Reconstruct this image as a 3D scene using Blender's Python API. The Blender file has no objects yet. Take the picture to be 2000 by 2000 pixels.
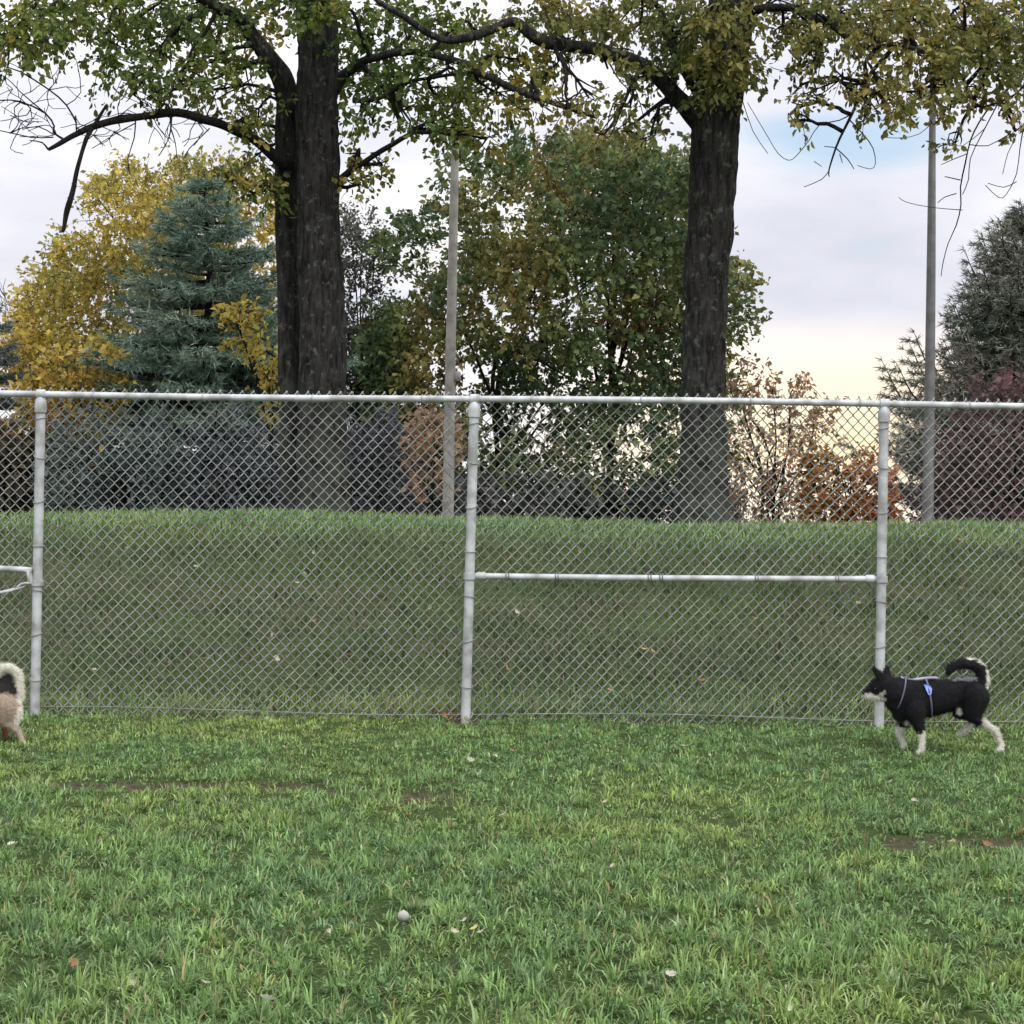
import bpy, bmesh, math
import numpy as np
from mathutils import Vector, Matrix

R = math.radians
scene = bpy.context.scene
col = scene.collection

# ------------------------------------------------------------------ camera
F = 3850.0                      # focal length in pixels of a 2000 px wide picture
CAM_H = 1.55
PITCH = math.atan(132.0 / F)
ROLL = R(0.75)
cam_data = bpy.data.cameras.new('camera')
cam = bpy.data.objects.new('camera', cam_data)
col.objects.link(cam)
cam_data.sensor_width = 36.0
cam_data.lens = 36.0 * F / 2000.0
cam_data.clip_start = 0.1
cam_data.clip_end = 5000.0
CM = Matrix.Translation((0, 0, CAM_H)) @ Matrix.Rotation(R(90) - PITCH, 4, 'X') @ Matrix.Rotation(ROLL, 4, 'Z')
cam.matrix_world = CM
scene.camera = cam

# ------------------------------------------------------------------ world, sun, exposure
SUN_AZ, SUN_EL = R(150), R(50)      # high behind the camera, veiled by cloud
world = bpy.data.worlds.new('World')
scene.world = world
world.use_nodes = True
wn, wl = world.node_tree.nodes, world.node_tree.links
wn.clear()


def N(nodes, t, **kw):
    n = nodes.new(t)
    for k, v in kw.items():
        setattr(n, k, v)
    return n


def ramp(nodes, stops, interp='LINEAR'):
    n = nodes.new('ShaderNodeValToRGB')
    n.color_ramp.interpolation = interp
    el = n.color_ramp.elements
    while len(el) < len(stops):
        el.new(0.5)
    for e, (p, c) in zip(el, stops):
        e.position = p
        e.color = (c[0], c[1], c[2], 1.0)
    return n


def mixc(nodes, links, fac, a, b, blend='MIX'):
    n = nodes.new('ShaderNodeMix')
    n.data_type = 'RGBA'
    n.blend_type = blend
    for sock, v in ((n.inputs[0], fac), (n.inputs[6], a), (n.inputs[7], b)):
        if hasattr(v, 'is_output'):
            links.new(v, sock)
        elif isinstance(v, (int, float)):
            sock.default_value = v
        else:
            sock.default_value = (v[0], v[1], v[2], 1.0)
    return n.outputs[2]


def build_world():
    out = N(wn, 'ShaderNodeOutputWorld')
    bg_sky = N(wn, 'ShaderNodeBackground')
    bg_cloud = N(wn, 'ShaderNodeBackground')
    mix = N(wn, 'ShaderNodeMixShader')
    sky = N(wn, 'ShaderNodeTexSky')
    sky.sky_type = 'NISHITA'
    sky.sun_disc = False
    sky.sun_elevation = SUN_EL
    sky.sun_rotation = SUN_AZ
    wl.new(sky.outputs[0], bg_sky.inputs[0])
    bg_sky.inputs[1].default_value = 0.11
    tc = N(wn, 'ShaderNodeTexCoord')
    sep = N(wn, 'ShaderNodeSeparateXYZ')
    wl.new(tc.outputs['Generated'], sep.inputs[0])
    # stretch clouds along the horizon
    mp = N(wn, 'ShaderNodeMapping')
    mp.inputs['Scale'].default_value = (1.0, 1.0, 3.2)
    mp.inputs['Location'].default_value = (0.43, 0.2, 0.17)
    wl.new(tc.outputs['Generated'], mp.inputs[0])
    n1 = N(wn, 'ShaderNodeTexNoise')
    n1.inputs['Scale'].default_value = 4.2
    n1.inputs['Detail'].default_value = 6.0
    n1.inputs['Roughness'].default_value = 0.52
    wl.new(mp.outputs[0], n1.inputs['Vector'])
    n2 = N(wn, 'ShaderNodeTexNoise')
    n2.inputs['Scale'].default_value = 9.0
    n2.inputs['Detail'].default_value = 4.0
    wl.new(mp.outputs[0], n2.inputs['Vector'])
    # gaps in the cloud: where broad noise is low
    gap = ramp(wn, [(0.27, (1, 1, 1)), (0.37, (0, 0, 0))], 'EASE')
    wl.new(n1.outputs[0], gap.inputs[0])
    # one break in the cloud towards the right of the view
    dirv = N(wn, 'ShaderNodeVectorMath', operation='DISTANCE')
    d = at_dir(1625, 285)
    sc = N(wn, 'ShaderNodeVectorMath', operation='MULTIPLY')
    sc.inputs[1].default_value = (1.0, 1.0, 3.0)
    wl.new(tc.outputs['Generated'], sc.inputs[0])
    dirv.inputs[1].default_value = (d[0], d[1], d[2] * 3.0)
    wl.new(sc.outputs[0], dirv.inputs[0])
    addn = N(wn, 'ShaderNodeMath', operation='MULTIPLY_ADD')
    wl.new(n2.outputs[0], addn.inputs[0])
    addn.inputs[1].default_value = 0.16
    wl.new(dirv.outputs['Value'], addn.inputs[2])
    gap2 = ramp(wn, [(0.075, (1, 1, 1)), (0.14, (0, 0, 0))], 'EASE')
    wl.new(addn.outputs[0], gap2.inputs[0])
    mx = N(wn, 'ShaderNodeMath', operation='MAXIMUM')
    wl.new(gap.outputs[0], mx.inputs[0])
    wl.new(gap2.outputs[0], mx.inputs[1])
    inv = N(wn, 'ShaderNodeMath', operation='MULTIPLY_ADD')
    wl.new(mx.outputs[0], inv.inputs[0])
    inv.inputs[1].default_value = -0.8
    inv.inputs[2].default_value = 1.0
    # cloud colour: pale lilac grey to white
    cc = ramp(wn, [(0.30, (0.62, 0.63, 0.72)), (0.48, (0.77, 0.775, 0.85)), (0.62, (0.98, 0.97, 0.985))])
    wl.new(n1.outputs[0], cc.inputs[0])
    # warm light low along the horizon
    hz = ramp(wn, [(0.0, (1, 1, 1)), (0.026, (0.75, 0.75, 0.75)), (0.075, (0, 0, 0))], 'EASE')
    ab = N(wn, 'ShaderNodeMath', operation='ABSOLUTE')
    wl.new(sep.outputs[2], ab.inputs[0])
    wl.new(ab.outputs[0], hz.inputs[0])
    # the low sun's glow behind thin cloud, strongest where it sets
    dg_ = N(wn, 'ShaderNodeVectorMath', operation='DISTANCE')
    wl.new(tc.outputs['Generated'], dg_.inputs[0])
    dg_.inputs[1].default_value = at_dir(1640, 870)
    gl = ramp(wn, [(0.0, (1, 1, 1)), (0.07, (0.8,) * 3), (0.19, (0.06,) * 3), (1.0, (0.02,) * 3)], 'EASE')
    wl.new(dg_.outputs['Value'], gl.inputs[0])
    hg = N(wn, 'ShaderNodeMath', operation='MULTIPLY')
    wl.new(hz.outputs[0], hg.inputs[0])
    wl.new(gl.outputs[0], hg.inputs[1])
    c1 = mixc(wn, wl, hz.outputs[0], cc.outputs[0], (0.97, 0.965, 0.985))
    c2 = mixc(wn, wl, hg.outputs[0], c1, (1.2, 0.93, 0.6))
    # overcast sky is brighter overhead than at the horizon
    up = N(wn, 'ShaderNodeMapRange')
    up.inputs[1].default_value = 0.1
    up.inputs[2].default_value = 1.0
    up.inputs[3].default_value = 0.80
    up.inputs[4].default_value = 1.9
    wl.new(sep.outputs[2], up.inputs[0])
    wl.new(c2, bg_cloud.inputs[0])
    wl.new(up.outputs[0], bg_cloud.inputs[1])
    wl.new(inv.outputs[0], mix.inputs[0])
    wl.new(bg_sky.outputs[0], mix.inputs[1])
    wl.new(bg_cloud.outputs[0], mix.inputs[2])
    wl.new(mix.outputs[0], out.inputs[0])


def at_dir(px, py):
    v = CM.to_3x3() @ Vector(((px - 1000) / F, (1000 - py) / F, -1.0))
    return v.normalized()


build_world()
sun_data = bpy.data.lights.new('sun', 'SUN')
sun = bpy.data.objects.new('sun', sun_data)
col.objects.link(sun)
sun_data.energy = 1.5
sun_data.angle = R(28)
sun_data.color = (1.0, 0.96, 0.9)
sdir = Vector((math.sin(SUN_AZ) * math.cos(SUN_EL), math.cos(SUN_AZ) * math.cos(SUN_EL), math.sin(SUN_EL)))
sun.rotation_euler = sdir.to_track_quat('Z', 'Y').to_euler()

vs = scene.view_settings
vs.view_transform = 'Standard'
vs.look = 'None'
vs.gamma = 1.0
vs.use_curve_mapping = False
vs.exposure = 0.5

scene.cycles.max_bounces = 6
scene.cycles.transparent_max_bounces = 4
scene.cycles.use_denoising = True

# ------------------------------------------------------------------ helpers
rng = np.random.default_rng(11)


def at(px, py, Y):
    """World point seen at pixel (px, py) of the 2000 px picture at distance Y along the view."""
    v = CM.to_3x3() @ Vector(((px - 1000) / F, (1000 - py) / F, -1.0))
    t = Y / v.y
    return Vector((v.x * t, Y, CAM_H + v.z * t))


def at_np(px, py, Y):
    m = np.array(CM.to_3x3())
    v = np.stack([(px - 1000) / F, (1000 - py) / F, -np.ones_like(px)], 1) @ m.T
    t = Y / v[:, 1]
    return np.stack([v[:, 0] * t, Y + 0 * t, CAM_H + v[:, 2] * t], 1)


def _hash(i, j, k, seed):
    h = (i.astype(np.int64) * 374761393 + j.astype(np.int64) * 668265263 + k.astype(np.int64) * 2147483647 + seed * 974634777) & 0xFFFFFFFF
    h = ((h ^ (h >> 13)) * 1274126177) & 0xFFFFFFFF
    h = h ^ (h >> 16)
    return (h & 0xFFFF) / 65535.0


def vnoise(p, scale, seed=0):
    """Smooth value noise in 0..1 at points p (n,3), one cell = scale metres."""
    q = np.asarray(p, float) / scale
    i = np.floor(q)
    f = q - i
    f = f * f * (3 - 2 * f)
    i = i.astype(np.int64)
    r = 0
    for dx in (0, 1):
        for dy in (0, 1):
            for dz in (0, 1):
                w = (f[:, 0] if dx else 1 - f[:, 0]) * (f[:, 1] if dy else 1 - f[:, 1]) * (f[:, 2] if dz else 1 - f[:, 2])
                r = r + w * _hash(i[:, 0] + dx, i[:, 1] + dy, i[:, 2] + dz, seed)
    return r


def n2d(x, y, scale, seed=0):
    x = np.asarray(x, float).ravel()
    y = np.asarray(y, float).ravel()
    return vnoise(np.stack([x, y, np.zeros_like(x)], 1), scale, seed)


def unit(v):
    return v / np.maximum(np.linalg.norm(v, axis=-1, keepdims=True), 1e-9)


def link(o, parent=None):
    col.objects.link(o)
    if parent is not None:
        o.parent = parent
    return o


def tag(o, label=None, category=None, group=None, kind=None):
    for k, v in (('label', label), ('category', category), ('group', group), ('kind', kind)):
        if v:
            o[k] = v
    return o


def empty(name, loc, label, category, group=None):
    o = bpy.data.objects.new(name, None)
    o.location = loc
    o.empty_display_size = 0.2
    link(o)
    return tag(o, label, category, group)


def mesh_np(name, V, faces, mat, parent=None, colors=None, smooth=False, origin=None):
    """One mesh object from arrays; faces = list of (n,k) index arrays. V in world space; parent Empties have no rotation."""
    V = np.asarray(V, float)
    off = np.array(parent.matrix_basis.translation) if parent is not None and parent.parent is None else np.zeros(3)
    if parent is not None and parent.parent is not None:
        off = np.array(parent.parent.location) + np.array(parent.location)
    V = V - off
    me = bpy.data.meshes.new(name)
    me.vertices.add(len(V))
    me.vertices.foreach_set('co', V.astype(np.float32).ravel())
    loops, starts, totals, c = [], [], [], 0
    for f in faces:
        f = np.asarray(f, np.int64)
        if len(f) == 0:
            continue
        k = f.shape[1]
        loops.append(f.ravel())
        starts.append(c + np.arange(len(f)) * k)
        totals.append(np.full(len(f), k))
        c += f.size
    lo = np.concatenate(loops)
    st = np.concatenate(starts)
    me.loops.add(len(lo))
    me.loops.foreach_set('vertex_index', lo.astype(np.int32))
    me.polygons.add(len(st))
    me.polygons.foreach_set('loop_start', st.astype(np.int32))
    me.polygons.foreach_set('loop_total', np.concatenate(totals).astype(np.int32))
    if smooth:
        me.polygons.foreach_set('use_smooth', np.ones(len(st), bool))
    me.update(calc_edges=True)
    if colors is not None:
        a = me.color_attributes.new('tint', 'FLOAT_COLOR', 'POINT')
        cc = np.ones((len(V), 4), np.float32)
        cc[:, :colors.shape[1]] = colors
        a.data.foreach_set('color', cc.ravel())
    me.materials.append(mat)
    o = bpy.data.objects.new(name, me)
    return link(o, parent)


class MB:
    """Collects tubes, balls and boxes into one mesh."""

    def __init__(s):
        s.v, s.f, s.c, s.n = [], [], [], 0

    def add(s, V, F_, color=None):
        V = np.asarray(V, float)
        s.v.append(V)
        s.f += [np.asarray(f) + s.n for f in F_]
        if color is not None:
            s.c.append(np.tile(np.asarray(color, float), (len(V), 1)) if np.ndim(color) == 1 else np.asarray(color))
        s.n += len(V)

    def tube(s, pts, rad, n=8, caps=True, color=None, ridge=0.0, seed=0, closed=False):
        P = np.asarray(pts, float)
        r = np.broadcast_to(np.asarray(rad, float), (len(P),)).copy()
        T = np.gradient(P, axis=0) if len(P) > 1 else np.array([[0, 0, 1.0]])
        if closed:
            T = np.roll(P, -1, 0) - np.roll(P, 1, 0)
        T = unit(T)
        ref = np.array([0, 1.0, 0]) if abs(T[:, 1]).max() < 0.9 else np.array([0.03, 0.3, 1.0])
        if abs(unit(ref) @ T.T).max() > 0.97:
            ref = np.array([1.0, 0.2, 0.1])
        A = unit(np.cross(T, ref))
        B = np.cross(T, A)
        a = np.linspace(0, 2 * np.pi, n, endpoint=False)
        rr = np.repeat(r[:, None], n, 1)
        if ridge:
            L = np.concatenate([[0], np.cumsum(np.linalg.norm(np.diff(P, axis=0), axis=1))])
            q = np.stack([np.repeat(np.cos(a)[None] * 4.2, len(P), 0).ravel(), np.repeat(np.sin(a)[None] * 4.2, len(P), 0).ravel(), np.repeat(L[:, None] * 3.0, n, 1).ravel()], 1)
            nz = vnoise(q, 0.55, seed) - 0.5 + 0.5 * (vnoise(q, 0.22, seed + 1) - 0.5) + 0.3 * (vnoise(q * np.array([.3, .3, .12]), 0.5, seed + 2) - 0.5)
            rr = rr * (1 + ridge * nz.reshape(len(P), n))
        V = P[:, None] + rr[..., None] * (np.cos(a)[None, :, None] * A[:, None] + np.sin(a)[None, :, None] * B[:, None])
        m = len(P)
        i = np.arange(m if closed else m - 1)[:, None] * n
        j = np.arange(n)[None]
        nx = (i + n) % (m * n)
        Q = np.stack([i + j, i + (j + 1) % n, nx + (j + 1) % n, nx + j], -1).reshape(-1, 4)
        V = V.reshape(-1, 3)
        fs = [Q]
        if caps and not closed:
            V = np.concatenate([V, V[:n], V[(m - 1) * n:m * n], P[:1], P[-1:]])
            k = np.arange(n)
            o1, o2 = m * n, m * n + n
            fs.append(np.stack([np.full(n, m * n + 2 * n), o1 + (k + 1) % n, o1 + k], 1))
            fs.append(np.stack([np.full(n, m * n + 2 * n + 1), o2 + k, o2 + (k + 1) % n], 1))
        s.add(V, fs, color)

    def ball(s, c, r, nu=12, nv=8, color=None):
        r = np.broadcast_to(np.asarray(r, float), (3,))
        th = np.linspace(0, np.pi, nv + 1)[1:-1]
        ph = np.linspace(0, 2 * np.pi, nu, endpoint=False)
        V = np.stack([np.outer(np.sin(th), np.cos(ph)), np.outer(np.sin(th), np.sin(ph)), np.outer(np.cos(th), np.ones(nu))], -1).reshape(-1, 3)
        V = np.concatenate([V, [[0, 0, 1], [0, 0, -1]]]) * r + np.asarray(c, float)
        m = nv - 1
        i = np.arange(m - 1)[:, None] * nu
        j = np.arange(nu)[None]
        Q = np.stack([i + j, i + nu + j, i + nu + (j + 1) % nu, i + (j + 1) % nu], -1).reshape(-1, 4)
        k = np.arange(nu)
        t1 = np.stack([np.full(nu, m * nu), k, (k + 1) % nu], 1)
        t2 = np.stack([np.full(nu, m * nu + 1), (m - 1) * nu + (k + 1) % nu, (m - 1) * nu + k], 1)
        s.add(V, [Q, t1, t2], color)

    def build(s, name, mat, parent=None, smooth=True):
        fq = [f for f in s.f if f.shape[1] == 4]
        ft = [f for f in s.f if f.shape[1] == 3]
        fs = ([np.concatenate(fq)] if fq else []) + ([np.concatenate(ft)] if ft else [])
        return mesh_np(name, np.concatenate(s.v), fs, mat, parent, np.concatenate(s.c) if s.c else None, smooth)


def catmull(P, step):
    """Smooth resampled curve through points P (n,k)."""
    P = np.asarray(P, float)
    Q = np.concatenate([[2 * P[0] - P[1]], P, [2 * P[-1] - P[-2]]])
    out = []
    for i in range(1, len(Q) - 2):
        n = max(2, int(np.linalg.norm((Q[i + 1] - Q[i])[:3]) / step))
        t = np.linspace(0, 1, n, endpoint=False)[:, None]
        a, b, c, d = Q[i - 1], Q[i], Q[i + 1], Q[i + 2]
        out.append(0.5 * (2 * b + (c - a) * t + (2 * a - 5 * b + 4 * c - d) * t * t + (3 * b - a - 3 * c + d) * t ** 3))
    out.append(P[-1:])
    return np.concatenate(out)


def px_path(pts, Y, step=0.08, crooked=1.0):
    """pts: (px, py, width_px[, dY]) -> smooth world points and radii."""
    W = []
    for p in pts:
        y = Y + (p[3] if len(p) > 3 else 0)
        w = at(p[0], p[1], y)
        W.append((w.x, w.y, w.z, p[2] * 0.5 * y / F))
    C = catmull(W, step)
    r = np.maximum(C[:, 3], 0.002)
    if not crooked:
        return C[:, :3], r
    amp = np.minimum(r * 0.9, 0.035)[:, None] * np.clip(0.2 / np.maximum(r, 0.01), 0, 1)[:, None]
    w = np.stack([vnoise(C[:, :3] + k * 7.3, 0.28, 60 + k) for k in range(3)], 1) - 0.5
    r = r * (1 + np.clip((0.12 - r) / 0.06, 0, 1) * (0.28 * vnoise(C[:, :3], 0.2, 66) - 0.14))
    return C[:, :3] + w * amp * 1.6, r


def inside(poly, x, y):
    poly = np.asarray(poly, float)
    c = np.zeros(len(x), bool)
    j = len(poly) - 1
    for i in range(len(poly)):
        xi, yi = poly[i]
        xj, yj = poly[j]
        hit = ((yi > y) != (yj > y)) & (x < (xj - xi) * (y - yi) / (yj - yi + 1e-12) + xi)
        c ^= hit
        j = i
    return c


# ------------------------------------------------------------------ materials
def new_mat(name):
    m = bpy.data.materials.new(name)
    m.use_nodes = True
    nt = m.node_tree
    b = nt.nodes['Principled BSDF']
    return m, nt.nodes, nt.links, b


def leaf_mat(name, trans=0.35, rough=0.6, vary=0.25):
    m, n, l, b = new_mat(name)
    at_ = N(n, 'ShaderNodeAttribute', attribute_name='tint')
    nz = N(n, 'ShaderNodeTexNoise')
    nz.inputs['Scale'].default_value = 60.0
    tc = N(n, 'ShaderNodeTexCoord')
    l.new(tc.outputs['Object'], nz.inputs['Vector'])
    rp = ramp(n, [(0.3, (1 - vary,) * 3), (0.7, (1 + vary,) * 3)])
    l.new(nz.outputs[0], rp.inputs[0])
    c = mixc(n, l, 1.0, at_.outputs['Color'], rp.outputs[0], 'MULTIPLY')
    l.new(c, b.inputs['Base Color'])
    b.inputs['Roughness'].default_value = rough
    b.inputs['Specular IOR Level'].default_value = 0.3
    tr = N(n, 'ShaderNodeBsdfTranslucent')
    l.new(c, tr.inputs[0])
    mx = N(n, 'ShaderNodeMixShader')
    mx.inputs[0].default_value = trans
    l.new(b.outputs[0], mx.inputs[1])
    l.new(tr.outputs[0], mx.inputs[2])
    l.new(mx.outputs[0], n['Material Output'].inputs[0])
    return m


def bark_mat(name, dark, light, lichen, lichen_amt=0.5, scale=1.0, moss=None):
    m, n, l, b = new_mat(name)
    tc = N(n, 'ShaderNodeTexCoord')
    mp = N(n, 'ShaderNodeMapping')
    mp.inputs['Scale'].default_value = (9 * scale, 9 * scale, 1.6 * scale)
    l.new(tc.outputs['Object'], mp.inputs[0])
    nz = N(n, 'ShaderNodeTexNoise')
    nz.inputs['Scale'].default_value = 2.5
    nz.inputs['Detail'].default_value = 8
    nz.inputs['Roughness'].default_value = 0.65
    l.new(mp.outputs[0], nz.inputs['Vector'])
    rp = ramp(n, [(0.36, dark), (0.66, light)])
    l.new(nz.outputs[0], rp.inputs[0])
    n2 = N(n, 'ShaderNodeTexNoise')
    n2.inputs['Scale'].default_value = 11.0
    n2.inputs['Detail'].default_value = 7
    n2.inputs['Roughness'].default_value = 0.7
    l.new(tc.outputs['Object'], n2.inputs['Vector'])
    r2 = ramp(n, [(0.66 - 0.14 * lichen_amt, (0, 0, 0)), (0.72 - 0.1 * lichen_amt, (1, 1, 1))])
    l.new(n2.outputs[0], r2.inputs[0])
    c = mixc(n, l, r2.outputs[0], rp.outputs[0], lichen)
    if moss:
        # grey-green crust that grows up from the foot of the trunk
        sp = N(n, 'ShaderNodeSeparateXYZ')
        l.new(tc.outputs['Object'], sp.inputs[0])
        n3 = N(n, 'ShaderNodeTexNoise')
        n3.inputs['Scale'].default_value = 4.5
        n3.inputs['Detail'].default_value = 6
        l.new(tc.outputs['Object'], n3.inputs['Vector'])
        ma = N(n, 'ShaderNodeMath', operation='MULTIPLY_ADD')
        l.new(sp.outputs[2], ma.inputs[0])
        ma.inputs[1].default_value = -0.11
        ma.inputs[2].default_value = 0.13
        ad = N(n, 'ShaderNodeMath', operation='ADD')
        l.new(ma.outputs[0], ad.inputs[0])
        l.new(n3.outputs[0], ad.inputs[1])
        r3 = ramp(n, [(0.5, (0, 0, 0)), (0.6, (0.85, 0.85, 0.85))])
        l.new(ad.outputs[0], r3.inputs[0])
        mc = mixc(n, l, 0.45, moss, rp.outputs[0])
        c = mixc(n, l, r3.outputs[0], c, mc)
    l.new(c, b.inputs['Base Color'])
    b.inputs['Roughness'].default_value = 0.95
    b.inputs['Specular IOR Level'].default_value = 0.15
    bp = N(n, 'ShaderNodeBump')
    bp.inputs['Strength'].default_value = 1.0
    bp.inputs['Distance'].default_value = 0.06
    l.new(nz.outputs[0], bp.inputs['Height'])
    l.new(bp.outputs[0], b.inputs['Normal'])
    return m


def metal_mat(name, base, var, rough, metallic, scale=30.0):
    m, n, l, b = new_mat(name)
    tc = N(n, 'ShaderNodeTexCoord')
    nz = N(n, 'ShaderNodeTexNoise')
    nz.inputs['Scale'].default_value = scale
    nz.inputs['Detail'].default_value = 5
    l.new(tc.outputs['Object'], nz.inputs['Vector'])
    rp = ramp(n, [(0.35, var), (0.62, base)])
    l.new(nz.outputs[0], rp.inputs[0])
    l.new(rp.outputs[0], b.inputs['Base Color'])
    b.inputs['Metallic'].default_value = metallic
    b.inputs['Roughness'].default_value = rough
    return m


def plain_mat(name, color, rough=0.7, spec=0.3):
    m, n, l, b = new_mat(name)
    tc = N(n, 'ShaderNodeTexCoord')
    nz = N(n, 'ShaderNodeTexNoise')
    nz.inputs['Scale'].default_value = 25
    l.new(tc.outputs['Object'], nz.inputs['Vector'])
    rp = ramp(n, [(0.3, [c * 0.8 for c in color]), (0.7, [min(1, c * 1.15) for c in color])])
    l.new(nz.outputs[0], rp.inputs[0])
    l.new(rp.outputs[0], b.inputs['Base Color'])
    b.inputs['Roughness'].default_value = rough
    b.inputs['Specular IOR Level'].default_value = spec
    return m


M = {}
M['grass'] = leaf_mat('grass_blade', 0.3, 0.5, 0.15)
M['leaf'] = leaf_mat('leaf', 0.42, 0.55)
M['needle'] = leaf_mat('needle', 0.12, 0.6)
M['dry_leaf'] = leaf_mat('dry_leaf', 0.15, 0.7)
M['oak_bark'] = bark_mat('oak_bark', (0.009, 0.0085, 0.0085), (0.056, 0.053, 0.051), (0.105, 0.112, 0.095), 0.72, moss=(0.085, 0.098, 0.082))
M['dark_bark'] = bark_mat('dark_bark', (0.012, 0.011, 0.0105), (0.036, 0.032, 0.03), (0.12, 0.12, 0.1), 0.1)
M['grey_twig'] = bark_mat('grey_twig', (0.07, 0.06, 0.055), (0.16, 0.14, 0.125), (0.2, 0.2, 0.18), 0.2)
M['post'] = metal_mat('galvanised_post', (0.51, 0.525, 0.54), (0.27, 0.27, 0.265), 0.55, 0.1, 11)
M['wire'] = metal_mat('galvanised_wire', (0.29, 0.305, 0.285), (0.18, 0.19, 0.175), 0.55, 0.1, 9)
M['tie'] = metal_mat('dull_tie_wire', (0.25, 0.25, 0.25), (0.12, 0.12, 0.12), 0.6, 0.4, 40)
M['pole'] = metal_mat('weathered_pole', (0.4, 0.385, 0.345), (0.25, 0.24, 0.215), 0.75, 0.0, 7)
M['pole_grey'] = metal_mat('grey_steel_pole', (0.2, 0.2, 0.2), (0.13, 0.13, 0.13), 0.6, 0.2, 7)


def ground_mat():
    m, n, l, b = new_mat('turf')
    tc = N(n, 'ShaderNodeTexCoord')
    a = N(n, 'ShaderNodeAttribute', attribute_name='tint')
    nz = N(n, 'ShaderNodeTexNoise')
    nz.inputs['Scale'].default_value = 40
    nz.inputs['Detail'].default_value = 8
    nz.inputs['Roughness'].default_value = 0.7
    l.new(tc.outputs['Object'], nz.inputs['Vector'])
    r1 = ramp(n, [(0.32, (0.018, 0.03, 0.01)), (0.52, (0.045, 0.072, 0.02)), (0.7, (0.085, 0.12, 0.036))])
    l.new(nz.outputs[0], r1.inputs[0])
    r2 = ramp(n, [(0.3, (0.03, 0.024, 0.017)), (0.7, (0.115, 0.09, 0.06))])
    l.new(nz.outputs[0], r2.inputs[0])
    c = mixc(n, l, a.outputs['Fac'], r1.outputs[0], r2.outputs[0])
    l.new(c, b.inputs['Base Color'])
    b.inputs['Roughness'].default_value = 0.95
    b.inputs['Specular IOR Level'].default_value = 0.1
    bp = N(n, 'ShaderNodeBump')
    bp.inputs['Distance'].default_value = 0.02
    l.new(nz.outputs[0], bp.inputs['Height'])
    l.new(bp.outputs[0], b.inputs['Normal'])
    return m


M['turf'] = ground_mat()

# ------------------------------------------------------------------ ground
CREST_Y, CREST_H = 18.0, 0.845


def ground_h(x, y):
    x = np.asarray(x, float)
    y = np.asarray(y, float)
    s = np.clip((y - 11.35) / (CREST_Y - 11.35), 0, 1)
    prof = 0.62 * s + 0.38 * s * s * (3 - 2 * s)
    ch = CREST_H + 0.055 * np.exp(-((x + 2.2) / 1.3) ** 2) - 0.02 * np.clip(x - 1.5, 0, 4) / 4 - 0.03 * np.clip(-x - 3.4, 0, 2)
    h = ch * prof
    d = np.maximum(y - CREST_Y, 0)
    h = h - 0.05 * np.maximum(d - 0.3, 0) - 0.03 * np.minimum(d, 0.6)
    sh = x.shape
    near = (np.abs(y) < 45)
    und = (n2d(x, y, 1.7, 3) - 0.5).reshape(sh) * 0.05 + (n2d(x, y, 0.5, 4) - 0.5).reshape(sh) * 0.022
    lawn = (y > 4) & (y < 11.4)
    rough = (n2d(x, y, 0.9, 7) - 0.5).reshape(sh) * 0.1 * np.clip((y - 12) / 2, 0, 1) * np.clip((24 - y) / 3, 0, 1)
    return h + np.where(near, und, 0) + rough - np.where(lawn, 0.022 * bare(x, y), 0)


def bare(x, y):
    """0..1: how worn the turf is (muddy streaks across the lawn and along the fence foot)."""
    x = np.asarray(x, float)
    y = np.asarray(y, float)
    sh = x.shape
    nz = n2d(x * 0.9, y * 1.2, 0.13, 21).reshape(sh)
    nz2 = n2d(x * 0.6, y * 1.3, 0.5, 22).reshape(sh)
    m = np.zeros(sh)
    for cx, cy, rx, ry, k in ((-1.55, 8.78, 0.75, 0.16, 1.0), (-0.5, 8.7, 0.5, 0.13, 0.85), (1.75, 7.82, 0.75, 0.15, 1.0), (0.75, 8.05, 0.45, 0.14, 0.9), (-0.35, 8.55, 0.35, 0.13, 0.8), (-2.4, 8.85, 0.3, 0.14, 0.9),
                              (-0.27, 10.95, 0.22, 0.16, 1.1), (0.8, 11.0, 2.2, 0.09, 0.7), (-1.5, 11.05, 1.2, 0.08, 0.6), (2.1, 11.0, 0.4, 0.12, 0.8),
                              (0.9, 6.75, 0.2, 0.05, 0.5), (-0.9, 7.2, 0.25, 0.04, 0.5)):
        e = ((x - cx) / rx) ** 2 + ((y - cy - 0.05 * np.sin(x * 3 + cx)) / ry) ** 2
        m = np.maximum(m, k * np.exp(-e))
    return np.clip((m * (0.45 + 1.1 * nz) - 0.28) * 2.2, 0, 1) * np.clip(nz2 * 2.2 - 0.25, 0.25, 1)


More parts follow.
